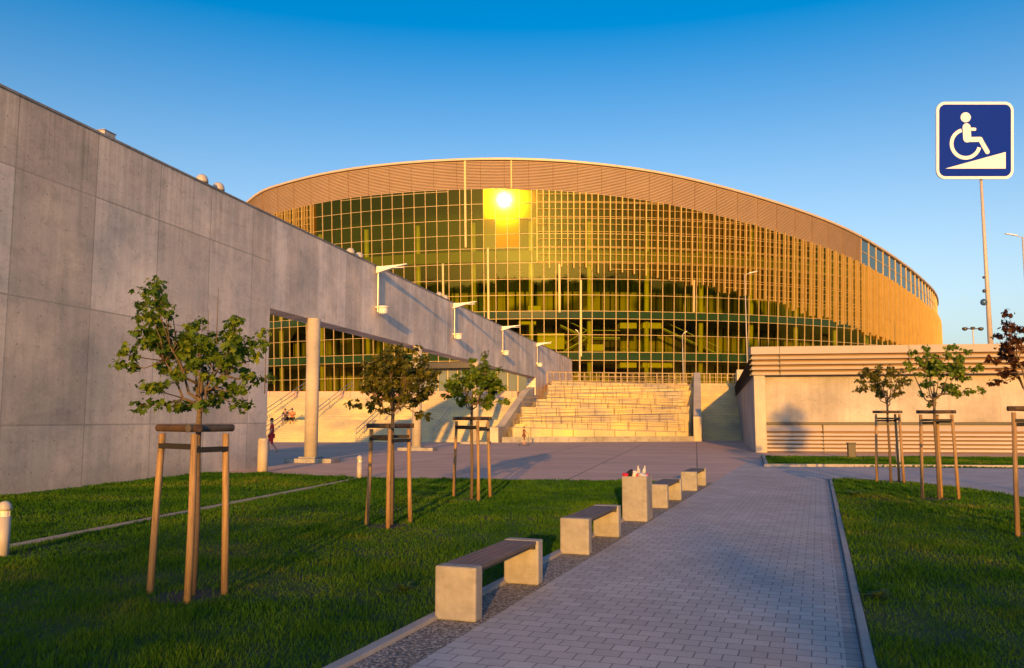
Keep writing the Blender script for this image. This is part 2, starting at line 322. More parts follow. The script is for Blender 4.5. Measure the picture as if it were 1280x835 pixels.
# lawn outlines (world)
LL = [P(-3.2, -8)[:2], P(-3.2, 23.35)[:2], (-4.62, 24.54), (-7.6, 26.5), Wp(0, 27.4)[:2], Wp(0, -6)[:2]]
RL = [P(.33, -8)[:2], P(.33, 25.55)[:2], (9.9, 23.75), (10.85, 22.9), (11.1, 20.5), (11.1, 17.6), (12.1, 12), (14.9, 4), (14.9, -4)]
FS = [(11.35, 38.6), (9.15, 30.75), (17.64, 29.3), (46, 26.5), (46, 33.8), (22.8, 37.7)]
for nm, pl in (('left_lawn_soil', LL), ('right_lawn_soil', RL), ('verge_soil', FS)):
    m = MB(); m.poly([(x, y, .012) for x, y in pl][::-1] if nm != 'verge_soil' else [(x, y, .012) for x, y in pl]); struct(nm, m, M['soil'])
m = MB()
def strip(a, b, wd, z0, z1):
    a = Vector((*a, 0)); b = Vector((*b, 0)); d = (b - a).normalized(); n = Vector((-d.y, d.x, 0)) * wd / 2
    m.hexa([a - n + Vector((0, 0, z0)), b - n + Vector((0, 0, z0)), b + n + Vector((0, 0, z0)), a + n + Vector((0, 0, z0)), a - n + Vector((0, 0, z1)), b - n + Vector((0, 0, z1)), b + n + Vector((0, 0, z1)), a + n + Vector((0, 0, z1))])
strip((9.1, 30.68), (46, 26.4), .12, -.05, .10); strip((9.2, 30.7), (11.4, 38.5), .12, -.05, .10); struct('verge_kerb', m, M['kerb'])
T0, T1 = (-7.9, 4.5), (-4.35, 24.5)
m = MB(); strip(T0, T1, .2, .0, .03); struct('trail', m, M['trail'])
# ------------------------------------------------------------------ grass
def inside(poly, x, y):
    r = np.zeros(len(x), bool); n = len(poly); j = n - 1
    for i in range(n):
        xi, yi = poly[i]; xj, yj = poly[j]
        c = ((yi > y) != (yj > y)) & (x < (xj - xi) * (y - yi) / (yj - yi + 1e-9) + xi); r ^= c; j = i
    return r
def vnoise(x, y, sc, seed):
    rg = np.random.default_rng(seed); T = rg.random((64, 64)); x = x * sc; y = y * sc
    xi = np.floor(x).astype(int); yi = np.floor(y).astype(int); fx = x - xi; fy = y - yi; fx = fx * fx * (3 - 2 * fx); fy = fy * fy * (3 - 2 * fy)
    q = lambda a, b: T[a % 64, b % 64]
    return (q(xi, yi) * (1 - fx) + q(xi + 1, yi) * fx) * (1 - fy) + (q(xi, yi + 1) * (1 - fx) + q(xi + 1, yi + 1) * fx) * fy
BARE = []                                   # (x, y, r) patches of soil at the tree feet
def grass(name, poly, bands, label):
    xs = []; ys = []; sc = []
    px = [p[0] for p in poly]; py = [p[1] for p in poly]
    for y0, y1, x0, x1, dens, width in bands:
        x0 = max(x0, min(px)); x1 = min(x1, max(px)); y0b = max(y0, min(py)); y1b = min(y1, max(py))
        if x1 <= x0 or y1b <= y0b: continue
        n = int((x1 - x0) * (y1b - y0b) * dens); x = RNG.uniform(x0, x1, n); y = RNG.uniform(y0b, y1b, n)
        k = inside(poly, x, y); x = x[k]; y = y[k]; xs.append(x); ys.append(y); sc.append(np.full(len(x), width))
    x = np.concatenate(xs); y = np.concatenate(ys); wd = np.concatenate(sc)
    # keep the trail and bare patches open
    tx = T0[0] + (y - T0[1]) * (T1[0] - T0[0]) / (T1[1] - T0[1]); keep = np.abs(x - tx) > .10 + .05 * RNG.random(len(x))
    for bx, by, br in BARE:
        d = np.hypot(x - bx, y - by); keep &= (d > br * .8) | (RNG.random(len(x)) < .25 * (d / br) ** 2)
    x = x[keep]; y = y[keep]; wd = wd[keep]; n = len(x)
    tuft = vnoise(x, y, 1.3, 1) * .6 + vnoise(x, y, 4.7, 2) * .4; dry = vnoise(x, y, .55, 3) * .6 + vnoise(x, y, 2.3, 8) * .4
    h = (.026 + .070 * tuft ** 1.8) * RNG.uniform(.6, 1.35, n) * (1 + (wd - .006) * 12)
    a = RNG.uniform(0, 2 * np.pi, n); lean = RNG.uniform(.1, .75, n) * h; la = RNG.uniform(0, 2 * np.pi, n)
    V = np.zeros((n, 5, 3)); dx = np.cos(a) * wd / 2; dy = np.sin(a) * wd / 2; lx = np.cos(la) * lean; ly = np.sin(la) * lean
    V[:, 0] = np.stack([x - dx, y - dy, np.full(n, .01)], 1); V[:, 1] = np.stack([x + dx, y + dy, np.full(n, .01)], 1)
    V[:, 2] = np.stack([x + dx * .7 + lx * .35, y + dy * .7 + ly * .35, h * .6], 1); V[:, 3] = np.stack([x - dx * .7 + lx * .35, y - dy * .7 + ly * .35, h * .6], 1)
    V[:, 4] = np.stack([x + lx, y + ly, h], 1)
    base = np.arange(n)[:, None] * 5
    L = np.concatenate([base + np.array([[0, 1, 2, 3]]), base + np.array([[3, 2, 4]])], 1).ravel()
    me = bpy.data.meshes.new(name); me.vertices.add(n * 5); me.vertices.foreach_set('co', V.ravel())
    me.loops.add(n * 7); me.loops.foreach_set('vertex_index', L)
    me.polygons.add(n * 2); ls = (np.arange(n)[:, None] * 7 + np.array([[0, 4]])).ravel(); me.polygons.foreach_set('loop_start', ls)
    try: me.polygons.foreach_set('loop_total', np.tile([4, 3], n))
    except Exception: pass
    t = np.clip(.02 + (.10 if 'right' in name else 0) + .34 * RNG.random(n) + 1.0 * (dry - .30) + .10 * (RNG.random(n) > .93), 0, 1)
    at = me.attributes.new('tint', 'FLOAT', 'POINT'); at.data.foreach_set('value', np.repeat(t, 5).astype(np.float32))
    me.update(); me.validate(); me.materials.append(M['blade']); o = bpy.data.objects.new(name, me); COL.objects.link(o)
    tag(o, label, 'grass', None, 'stuff'); return o
# ------------------------------------------------------------------ long concrete wall with beam
wall = empty('concrete_wall', Wp(0, 0), 0, 'long high grey board-marked concrete wall carried on columns, opening beneath its far half', 'wall')
def wall_part(name, mb, mat, parent=wall):  # local: x along wall, y to the back, z up
    o = mb.build(name, mat, parent); o.rotation_euler = (0, 0, math.pi / 2 - R(WH)); return o
WT = 9.1; TO = 31.0; TE = 83.0; TZ = 107.6
m = MB(); m.box(-15, TO, 0, .9, -.1, WT); wall_part('wall_panel', m, M['wall'])
m = MB(); m.box(TO, TE, 0.003, .897, 5.72, WT); wall_part('beam', m, M['beam'])
m = MB(); m.box(TE, TZ, 0, .9, 0, WT); wall_part('end_wall', m, M['beam'])
m = MB(); m.box(-15, TZ + .05, -.03, .93, WT + .002, WT + .06); wall_part('coping', m, M['cap'])
# columns
c0 = None
for i, t in enumerate((34.3, 47.2, 59.7)):
    px, py, _ = Wp(.15, t)
    if c0 is None:
        c0 = empty('concrete_column', (px, py, 0), -R(WH))
        m = MB(); m.lathe([(.26, .2), (.26, 5.715)], 28); m.build('shaft', M['col'], c0, smooth=False)
        m = MB(); m.box(-.95, 1.05, -.42, .42, 0, .17); m.box(-.36, .36, -.36, .36, .172, .24); m.build('plinth', M['conc'], c0, bevel=.02); c = c0
    else: c = copy_tree(c0); c.location = (px, py, 0)
    tag(c, ['round pale column on a low plinth under the nearest end of the beam', 'round column standing second along the beam, behind the middle left tree', 'round column third along the beam, hidden behind the tree nearest the plaza edge', 'farthest round column under the beam, close to the stair stringer'][i], 'column', 'columns under the concrete beam')
for s in bpy.data.objects:
    if s.name.startswith('shaft'): s.data.polygons.foreach_set('use_smooth', [len(p.vertices) == 4 for p in s.data.polygons])
# lamps on the wall
def wall_lamp():
    r = empty('wall_lamp')
    m = MB(); m.tube([(.10, 0, 0), (.10, 0, 2.25)], .045, 10); m.box(0, .10, -.06, .06, .2, .3); m.box(0, .10, -.06, .06, 1.9, 2.0); m.build('pole', M['steel'], r)
    m = MB(); N = 8
    for i in range(N):
        a, b = i / N, (i + 1) / N
        f = lambda q: (.06 + 1.5 * q, .15 * (1 - .6 * q) + .02, 2.22 + .10 * q ** 1.5, .30 * (1 - q) ** 1.6 + .035)
        xa, wa, za, ta = f(a); xb, wb, zb, tb = f(b)
        m.hexa([(xa, -wa, za - ta), (xb, -wb, zb - tb), (xb, wb, zb - tb), (xa, wa, za - ta), (xa, -wa, za), (xb, -wb, zb), (xb, wb, zb), (xa, wa, za)])
    m.build('arm', M['white'], r)
    m = MB(); m.box(.9, 1.45, -.08, .08, 2.13, 2.165); m.build('lens', M['led'], r)
    m = MB(); m.lathe([(.06, 0), (.20, .05), (.22, .30), (.27, .34), (.27, .40)], 14, (.38, 0, -.12)); m.box(.10, .38, -.05, .05, .0, .10); m.build('spotlight', M['white'], r, bevel=.01)
    return r
l0 = None
for i, t in enumerate((41.3, 54.6, 68.4, 83.4)):
    l = wall_lamp() if l0 is None else copy_tree(l0); l0 = l0 or l
    l.location = Wp(.0, t, 6.85); l.rotation_euler = (0, 0, -R(WH))
    tag(l, ['winged wall lamp with white spotlight, nearest and largest on the concrete beam', 'winged lamp on the beam above the middle left tree', 'winged lamp on the beam above the small tree nearest the steps', 'smallest winged lamp, closest to the far end of the beam'][i], 'lamp', 'lamps along the concrete beam')
f0 = None
FL = [(26.75, 'first of the paired domed floodlights on the wall top beside the arena roof'), (27.7, 'second of the paired domed floodlights on the wall top, closer to the arena roof edge'), (38.6, 'domed floodlight on the beam top just before the first lamp'), (39.6, 'domed floodlight on the beam top almost touching the first lamp arm'), (52.2, 'domed floodlight on the beam top just before the second lamp'), (53.5, 'domed floodlight on the beam top almost touching the second lamp arm')]
for t, lb in FL:
    if f0 is None:
        f = empty('floodlight'); m = MB(); m.lathe([(.20, 0), (.20, .05), (.19, .12), (.15, .21), (.07, .26)], 16, (0, 0, .05)); m.build('housing', M['paint'], f, smooth=True)
        m = MB(); m.box(-.16, .16, -.12, .12, 0, .06); m.build('base', M['dark'], f); f0 = f
    else: f = copy_tree(f0)
    f.location = Wp(-.2, t, WT + .06); tag(f, lb, 'floodlight', 'floodlights on the wall top')
f = empty('junction_box', Wp(-.12, 22.2, WT + .06), -R(WH), 'small pale box on the top of the high wall near the left', 'box'); m = MB(); m.box(-.1, .1, -.22, .22, 0, .13); m.build('case', M['paint'], f, bevel=.015); m = MB(); m.box(-.12, .12, -.24, .24, .132, .15); m.build('lid', M['steel'], f)
# ------------------------------------------------------------------ arena
AX = 2.2; RA = 76.0; DC = 181.0; AC = Vector((math.sin(R(AX)) * DC, math.cos(R(AX)) * DC)); ZB = 5.2
def lean(phi): return 3.9 * max(0., 1 - (max(0, abs(phi - 0) - 8) / 45) ** 2) if abs(phi) < 53 else 0
def ap(phi, r, z):                          # phi degrees: 0 faces the camera, positive to the right
    a = R(phi); rr = r + (z - 20.0) * math.tan(R(lean(phi))); ca, sa = math.cos(R(AX)), math.sin(R(AX))
    x = rr * math.sin(a); y = -rr * math.cos(a)
    return Vector((AC.x + x * ca + y * sa, AC.y - x * sa + y * ca, z))
def phi_of(px, r=RA):
    ang = math.degrees(math.atan((px - CX) / F)) - AX; d = DC * math.sin(R(ang)); return math.degrees(math.asin(max(-1, min(1, d / r)))) - ang
def interp(tab, x):
    if x <= tab[0][0]: return tab[0][1]
    for (a, b), (c, d) in zip(tab, tab[1:]):
        if x <= c:
            t = (x - a) / (c - a); return b + (d - b) * t
    return tab[-1][1]
def smooth_tab(tab):
    return lambda x: (interp(tab, x - 3) + interp(tab, x - 1) + interp(tab, x + 1) + interp(tab, x + 3)) / 4
def zphi(px, py):
    p = phi_of(px); Y = ap(p, RA, 20).y; return p, ZY(px, py, Y)[1]
rim = smooth_tab([(-180, 20.), (-66, 22.5), (-40, 27.6)] + [zphi(*q) for q in [(308, 245), (360, 229), (411, 217), (500, 206), (622, 200.5), (720, 204), (826, 217), (946, 246), (1061, 285.5), (1120, 320), (1158, 350)]] + [(66, 22.3), (180, 20.)])
zst = lambda p: rim(p) - 3.95
zfin = smooth_tab([(-180, 14.), (-30, 20.)] + [(-24, 21.0), (-12.5, 22.2)] + [zphi(*q) for q in [(672, 329), (746, 337), (860, 354), (932, 366), (981, 381), (1029, 395), (1061, 406), (1090, 417), (1130, 431)]] + [(66, 6.), (180, 6.)])
rowz = [ZY(660, y, 105)[1] for y in (238, 255, 274, 293, 310, 328.7, 348.7, 368.6, 388.5, 398, 418, 439.6, 450, 470)] + [ZB]
DP = 1.15; PH0, PH1 = -34.5, 70.15
K = int(round((PH1 - PH0) / DP)); PHI = [PH0 + DP * k for k in range(K + 1)]
arena = empty('arena', (AC.x, AC.y, 0), 0, 'huge round arena with gold glass facade, vertical fins and slatted bronze roof band', 'arena')
def apart(name, mb, mat, parent=arena, **kw):
    o = mb.build(name, mat, None, **kw); o.parent = parent
    if parent is arena: o.matrix_parent_inverse = Matrix.Translation((-AC.x, -AC.y, 0))
    return o
BANDS = [(8, 9), (11, 12)]
def jit(): return random.uniform(-.0035, .0035)
FL0 = min(range(K), key=lambda k: abs(PHI[k] - phi_of(611))); 
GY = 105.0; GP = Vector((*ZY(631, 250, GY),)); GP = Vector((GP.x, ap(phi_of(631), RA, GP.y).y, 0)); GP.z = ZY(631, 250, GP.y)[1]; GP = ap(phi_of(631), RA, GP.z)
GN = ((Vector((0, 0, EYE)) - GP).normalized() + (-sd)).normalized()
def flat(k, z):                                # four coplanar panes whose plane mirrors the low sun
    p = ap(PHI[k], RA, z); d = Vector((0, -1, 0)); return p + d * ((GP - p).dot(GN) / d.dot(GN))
for k in range(K):
    a, b = PHI[k], PHI[k + 1]; pm = (a + b) / 2; m = MB(); top = zst(pm)
    for i in range(len(rowz) - 1):
        z1, z0 = min(rowz[i], top) if i else top, rowz[i + 1]
        if i == 0 and top > rowz[0]: z1 = top
        if z1 <= z0 or any(i == q for q, _ in BANDS): continue
        j1, j2 = jit(), jit()
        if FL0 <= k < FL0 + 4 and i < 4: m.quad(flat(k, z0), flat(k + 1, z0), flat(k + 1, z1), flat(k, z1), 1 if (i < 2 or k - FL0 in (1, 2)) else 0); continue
        m.quad(ap(a, RA + j1, z0), ap(b, RA - j1, z0), ap(b, RA - j1 + j2, z1), ap(a, RA + j1 + j2, z1))
    apart('glazing_bay', m, [M['glass'], M['glass_glint']])
for (i, j) in BANDS:
    m = MB()
    for k in range(K):
        a, b = PHI[k], PHI[k + 1]; m.quad(ap(a, RA, rowz[j]), ap(b, RA, rowz[j]), ap(b, RA, rowz[i]), ap(a, RA, rowz[i]))
    apart('spandrel_band', m, M['spandrel'])
# a darker slab band behind the upper glass
def arcbox(m, p0, p1, r0, r1, z0, z1, step=DP, mi=0):
    n = max(1, int(math.ceil((p1 - p0) / step - 1e-6)))
    for k in range(n):
        a = p0 + (p1 - p0) * k / n; b = p0 + (p1 - p0) * (k + 1) / n
        f = (lambda z, p: z(p) if callable(z) else z)
        m.hexa([ap(a, r1, f(z0, a)), ap(b, r1, f(z0, b)), ap(b, r0, f(z0, b)), ap(a, r0, f(z0, a)), ap(a, r1, f(z1, a)), ap(b, r1, f(z1, b)), ap(b, r0, f(z1, b)), ap(a, r0, f(z1, a))], mi)
for k, p in enumerate(PHI):
    m = MB()
    wdt = .032 / RA * 57.3
    zs = [ZB, 12.3, 19.35, zst(p)]
    for z0, z1 in zip(zs, zs[1:]):
        m.hexa([ap(p - wdt, RA + .09, z0), ap(p + wdt, RA + .09, z0), ap(p + wdt, RA - .06, z0), ap(p - wdt, RA - .06, z0), ap(p - wdt, RA + .09, z1), ap(p + wdt, RA + .09, z1), ap(p + wdt, RA - .06, z1), ap(p - wdt, RA - .06, z1)])
    apart('mullion', m, M['frame'])
for i, z in enumerate(rowz[:-1]):
    mh = MB()
    for k in range(K):
        a, b = PHI[k], PHI[k + 1]
        if z < zst((a + b) / 2) - .2: arcbox(mh, a, b, RA - .05, RA + .07, z - .026, z + .026)
    apart('transom', mh, M['frame'])
# pilasters (stronger gold uprights)
for px, y0, y1 in ((582, 200, 310), (610, 310, 425), (553, 330, 372), (700, 330, 390), (727, 350, 445), (870, 350, 390), (640, 200, 238)):
    p = phi_of(px); Y = ap(p, RA, 20).y; zt = min(ZY(px, y0, Y)[1], rim(p) - .1); zb = ZY(px, y1, Y)[1]; m = MB(); wdt = .12 / RA * 57.3
    if px == 640: wdt = .07 / RA * 57.3
    m.hexa([ap(p - wdt, RA + .14, zb), ap(p + wdt, RA + .14, zb), ap(p + wdt, RA - .1, zb), ap(p - wdt, RA - .1, zb), ap(p - wdt, RA + .14, zt), ap(p + wdt, RA + .14, zt), ap(p + wdt, RA - .1, zt), ap(p - wdt, RA - .1, zt)])
    apart('pilaster', m, M['frame'])
# slatted band under the rim
m = MB(); arcbox(m, -75, phi_of(1081), RA - .35, RA - .25, lambda p: zst(p), lambda p: rim(p) - .05, 1.15)
apart('band_backing', m, M['bronze_dark'])
m = MB(); NS = 19; pe = phi_of(1081); kk = int((pe + 75) / DP)
for k in range(kk + 1):
    a = -75 + DP * k; b = min(a + DP, pe)
    for s in range(NS):
        f = lambda p, q: zst(p) + (rim(p) - .3 - zst(p)) * q
        q0, q1 = s / NS, (s + .70) / NS
        m.hexa([ap(a, RA + .10, f(a, q0)), ap(b, RA + .10, f(b, q0)), ap(b, RA - .05, f(b, q0)), ap(a, RA - .05, f(a, q0)), ap(a, RA + .02, f(a, q1)), ap(b, RA + .02, f(b, q1)), ap(b, RA - .1, f(b, q1)), ap(a, RA - .1, f(a, q1))])
apart('bronze_slats', m, M['bronze'])
for k in range(0, kk + 1, 2):
    m = MB()
    p = -75 + DP * k; wdt = .02 / RA * 57.3
    m.hexa([ap(p - wdt, RA + .12, zst(p)), ap(p + wdt, RA + .12, zst(p)), ap(p + wdt, RA, zst(p)), ap(p - wdt, RA, zst(p)), ap(p - wdt, RA + .12, rim(p) - .2), ap(p + wdt, RA + .12, rim(p) - .2), ap(p + wdt, RA, rim(p) - .2), ap(p - wdt, RA, rim(p) - .2)])
    apart('band_joint', m, M['bronze_dark'])
# upper windows on the right
k0 = pe
while k0 < 69:
    p, q = k0, k0 + 1.45; m = MB()
    for (u, v) in ((0, .5), (.5, 1)):
        f = lambda a, t: zst(a) + .1 + (rim(a) - .4 - zst(a)) * t
        m.quad(ap(p, RA, f(p, u)), ap(q, RA, f(q, u)), ap(q, RA, f(q, v)), ap(p, RA, f(p, v)))
    wdw = apart('window', m, M['grey_glass'])
    m = MB(); wdt = .05 / RA * 57.3
    m.hexa([ap(p - wdt, RA + .1, zst(p)), ap(p + wdt, RA + .1, zst(p)), ap(p + wdt, RA - .05, zst(p)), ap(p - wdt, RA - .05, zst(p)), ap(p - wdt, RA + .1, rim(p) - .3), ap(p + wdt, RA + .1, rim(p) - .3), ap(p + wdt, RA - .05, rim(p) - .3), ap(p - wdt, RA - .05, rim(p) - .3)])
    arcbox(m, p, q, RA - .02, RA + .05, lambda a: f(a, .5) - .04, lambda a: f(a, .5) + .04); arcbox(m, p, q, RA - .02, RA + .05, lambda a: zst(a) - .06, lambda a: zst(a) + .06)
    apart('frame', m, M['frame'], wdw); k0 = q
m = MB(); arcbox(m, -180, 180, RA - .5, RA + .32, lambda p: rim(p) - .26, lambda p: rim(p), 1.2); apart('roof_edge', m, M['rim'])
m = MB()
for k in range(180):
    a, b = -180 + 2 * k, -178 + 2 * k
    p1, p2 = ap(a, RA - .3, rim(a) - .1), ap(b, RA - .3, rim(b) - .1); p3, p4 = ap(a, RA * .5, rim(a) + 1.2), ap(b, RA * .5, rim(b) + 1.2)
    p3.z = p1.z * .5 + 13.5; p4.z = p2.z * .5 + 13.5; m.quad(p1, p2, p4, p3); m.poly([p3, p4, (AC.x, AC.y, 28)])
apart('roof', m, M['roof'])
m = MB()
for a0, a1 in ((-180, PH0), (PH1, 180)): arcbox(m, a0, a1, RA - .6, RA, lambda p: 0, lambda p: rim(p) - .3, 2.)
apart('rear_cladding', m, M['gold'])
# fins over the glass
fins = []
def fin(p, idx):
    m = MB(); z1 = zst(p) - .05; z0 = zfin(p) - random.choice([0, .0, .5, .25]); d = .62 if idx % 2 == 0 else .42; w_ = (.062 if idx % 2 == 0 else .036) / RA * 57.3
    zz = [z0, (z0 + z1) / 2, z1]
    for za, zb in zip(zz, zz[1:]):
        m.hexa([ap(p - w_, RA + d, za), ap(p + w_, RA + d, za), ap(p + w_, RA + .18, za), ap(p - w_, RA + .18, za), ap(p - w_, RA + d, zb), ap(p + w_, RA + d, zb), ap(p + w_, RA + .18, zb), ap(p - w_, RA + .18, zb)])
    return m
pf = phi_of(672); idx = 0; allm = []
while pf < 69.8:
    allm.append((pf, fin(pf, idx))); pf += DP / 2; idx += 1
pf = phi_of(1085) + DP / 4
extra = []
while pf < 69.5: extra.append((pf, fin(pf, 1))); pf += DP / 2
pf = -34
while pf < phi_of(393): allm.append((pf, fin(pf, idx))); pf += DP / 2; idx += 1
rest = MB(); allm += extra
for n_, (p, mb) in enumerate(allm):
    if n_ < 98: apart('fin', mb, M['gold'])
    else:
        o0 = len(rest.v); rest.v += mb.v; rest.f += [tuple(i + o0 for i in f) for f in mb.f]; rest.mi += mb.mi
o = apart('fins', rest, M['gold']); o['kind'] = 'stuff'
for a0, a1 in ((phi_of(672), 70), (PH0, phi_of(393))):
    n = int((a1 - a0) / DP)
    for z in np.arange(6.3, 31, .95):
        m = MB()
        for k in range(n):
            a, b = a0 + k * DP, a0 + (k + 1) * DP
            if zfin(a) + .1 < z < zst(a) - .15: arcbox(m, a, b, RA + .24, RA + .33, z - .022, z + .022)
        if m.f: apart('fin_rail', m, M['gold'])
# inside
m = MB(); uv = []
for k in range(K):
    a, b = PHI[k], PHI[k + 1]; r = RA - 8.5
    za, zb = zst(a) + .2, zst(b) + .2; m.quad(ap(a, r, ZB), ap(b, r, ZB), ap(b, r, zb), ap(a, r, za)); u0, u1 = R(a) * r, R(b) * r; uv += [(u0, ZB), (u1, ZB), (u1, zb), (u0, za)]
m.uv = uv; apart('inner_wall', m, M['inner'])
for z0, z1 in ((rowz[12] + .05, rowz[11] - .05), (rowz[9] + .05, rowz[8] - .05), (rowz[5] + .3, rowz[4] - .3)):
    m = MB(); arcbox(m, PH0, PH1, RA - 8.4, RA - .25, z0, z1, 2.3); apart('floor_slab', m, M['slab'])
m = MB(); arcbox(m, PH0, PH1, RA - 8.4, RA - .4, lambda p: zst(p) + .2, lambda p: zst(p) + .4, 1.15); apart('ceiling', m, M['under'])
k_ = 0
for p in np.arange(-30, 66, 5.75):
    m = MB(); b = ap(p, RA - 1.5, ZB); t_ = ap(p, RA - 1.5, min(27, zst(p))); m.tube([b, t_], .32, 12); apart('interior_column', m, M['ochre'], smooth=True)
def istair(p0, z0, p1, z1, r=RA - 2.2, wd=1.4):
    m = MB(); A = ap(p0, r, z0); B = ap(p1, r, z1); A2 = ap(p0, r - wd, z0); B2 = ap(p1, r - wd, z1); h = Vector((0, 0, 1.0))
    m.hexa([A - h * .25, B - h * .25, B2 - h * .25, A2 - h * .25, A, B, B2, A2])
    apart('staircase', m, M['slab'])
    m = MB(); m.tube([A + h * 1.0, B + h * 1.0], .05, 6); m.tube([A + h * .05, B + h * .05], .07, 6); apart('handrail', m, M['white'])
istair(phi_of(818), rowz[9], phi_of(915), rowz[11] + .0); istair(phi_of(702), rowz[9] - .6, phi_of(738), rowz[10] - .2); istair(phi_of(738), rowz[10] - .2, phi_of(782), rowz[10] - .2); istair(phi_of(706), rowz[11] + .2, phi_of(738), rowz[10] - .2)
for x0, x1, y0, y1 in ((777, 798, 403, 410), (806, 830, 403, 410), (777, 798, 452, 459), (806, 846, 452, 459), (648, 670, 400, 405), (672, 706, 416, 436), (660, 676, 382, 388), (735, 756, 430, 438)):
    a, b = phi_of(x0, RA - 1.2), phi_of(x1, RA - 1.2); Y = ap((a + b) / 2, RA - 1.2, 20).y
    m = MB(); arcbox(m, a, b, RA - 3.2, RA - 1.2, ZY(x0, y1, Y)[1], ZY(x0, y0, Y)[1], 1.15); apart('light_bulkhead', m, M['ochre'])
# entrance on the left
a, b = phi_of(530), phi_of(662); m = MB(); arcbox(m, a, b, RA - .5, RA + 5, 7.9, 8.6, 1.15); cano = apart('entrance_canopy', m, M['dark'])
m = MB(); arcbox(m, a, b, RA + .2, RA + 3.2, ZB - 1.0, 7.88, 1.15); lob = apart('entrance_lobby', m, M['pale_glass'])
for q in np.linspace(a + .1, b - .1, 12):
    m = MB(); arcbox(m, q, q + .07, RA + 3.2, RA + 3.28, ZB - 1, 7.87, 1.); apart('lobby_mullion', m, M['frame'])
# ------------------------------------------------------------------ terraces
m = MB(); TL = [Wp(-.45, 76.5)[:2], (-70, 75.4), (-130, 180), (-100, 300), (-20, 300), Wp(-.45, 108)[:2]]
m.prism(TL[::-1], -.05, 4.17); struct('lower_terrace', m, M['plaza'])
m = MB(); TR = [Wp(-.44, 90)[:2], (3.6, 79.8), (17.6, 83.6), (24.2, 84.2), (60, 84), (190, 84), (190, 300), (-19.9, 300), Wp(-.44, 108)[:2]]
m.prism(TR[::-1], -.05, 5.2); struct('upper_terrace', m, M['plaza'])
# ------------------------------------------------------------------ steps
def stair(name, x0f, x1f, flights, depth_back, label, skew=0.):
    r = empty(name, (0, 0, 0), 0, label, 'steps')
    for Y0, z0, n, rise, tread in flights:
        m = MB()
        for i in range(n):
            ya = Y0 + tread * i; yb = Y0 + tread * n + (.0 if i else 0); z = z0 + rise * (i + 1); zb = z0 + rise * i if i else -.05
            xa0, xa1, xb0, xb1 = x0f(ya), x1f(ya), x0f(ya + tread + .03), x1f(ya + tread + .03)
            m.hexa([(xa0, ya, -.05), (xa1, ya + skew, -.05), (xb1, ya + tread + skew, -.05), (xb0, ya + tread, -.05), (xa0, ya, z), (xa1, ya + skew, z), (xb1, ya + tread + skew, z), (xb0, ya + tread, z)])
            if i: m.hexa([(xa0, ya - .012, z - .035), (xa1, ya - .012, z - .035), (xa1, ya - .001, z - .035), (xa0, ya - .001, z - .035), (xa0, ya - .012, z - .012), (xa1, ya - .012, z - .012), (xa1, ya - .001, z - .012), (xa0, ya - .001, z - .012)], 1)  # darker strip on each riser stands in for the nosing's shadow line
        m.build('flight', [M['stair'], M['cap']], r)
    return r
sl = stair('wide_steps', lambda y: -34, lambda y: wallX(y) + .2, [(63.0, 0, 11, .15, .40), (69.8, 1.65, 17, .15, .40)], 0, 'wide pale concrete steps behind the columns, left of the beam end')
m = MB(); m.quad((-34, 67.38, 1.65), (wallX(67.38) + .2, 67.38, 1.65), (wallX(69.82) + .2, 69.82, 1.65), (-34, 69.82, 1.65)); m.quad((-34, 67.4, -.05), (-34, 69.8, -.05), (-34, 69.8, 1.65), (-34, 67.4, 1.65)); m.build('landing', M['stair'], sl)
sx0 = lambda y: 14.9 + (y - 67) * .225; sx1 = lambda y: 19.2 + (y - 67) * .245
sr = stair('side_steps', sx0, sx1, [(67.3, 0, 13, .155, .36), (74.6, 2.015, 21, .152, .40)], 0, 'narrow concrete steps half in shadow beside the louvred building')
m = MB(); m.quad((sx0(71.9), 71.98, 2.015), (sx1(71.9), 71.98, 2.015), (sx1(74.6), 74.62, 2.015), (sx0(74.6), 74.62, 2.015)); m.build('landing', M['stair'], sr)
# stringer along the beam line
m = MB(); st = lambda Y: (wallX(Y) + .55)
for (Ya, za, Yb, zb) in ((62.3, 1.1, 64.2, 1.15), (64.2, 1.15, 73.5, 4.15), (73.5, 4.15, 76.4, 4.6)):
    m.hexa([(st(Ya) - .35, Ya, -.05), (st(Ya) + .25, Ya, -.05), (st(Yb) + .25, Yb, -.05), (st(Yb) - .35, Yb, -.05), (st(Ya) - .35, Ya, za), (st(Ya) + .25, Ya, za), (st(Yb) + .25, Yb, zb), (st(Yb) - .35, Yb, zb)])
tag(m.build('stair_stringer', M['col']), 'sloping concrete stringer wall between the wide steps and the terraced ramps', 'stair wall')
m = MB()
for (Ya, za, Yb, zb) in ((65.4, 1.9, 66.5, 2.0), (66.5, 2.0, 79.5, 6.1), (79.5, 6.1, 81.5, 6.2)):
    f = lambda Y: 14.05 + (Y - 65.4) * .225
    m.hexa([(f(Ya), Ya, -.05), (f(Ya) + .62, Ya, -.05), (f(Yb) + .62, Yb, -.05), (f(Yb), Yb, -.05), (f(Ya), Ya, za), (f(Ya) + .62, Ya, za), (f(Yb) + .62, Yb, zb), (f(Yb), Yb, zb)])
tag(m.build('stair_divider', M['col']), 'tall sloping concrete divider between the terraced ramps and the narrow side steps', 'stair wall')
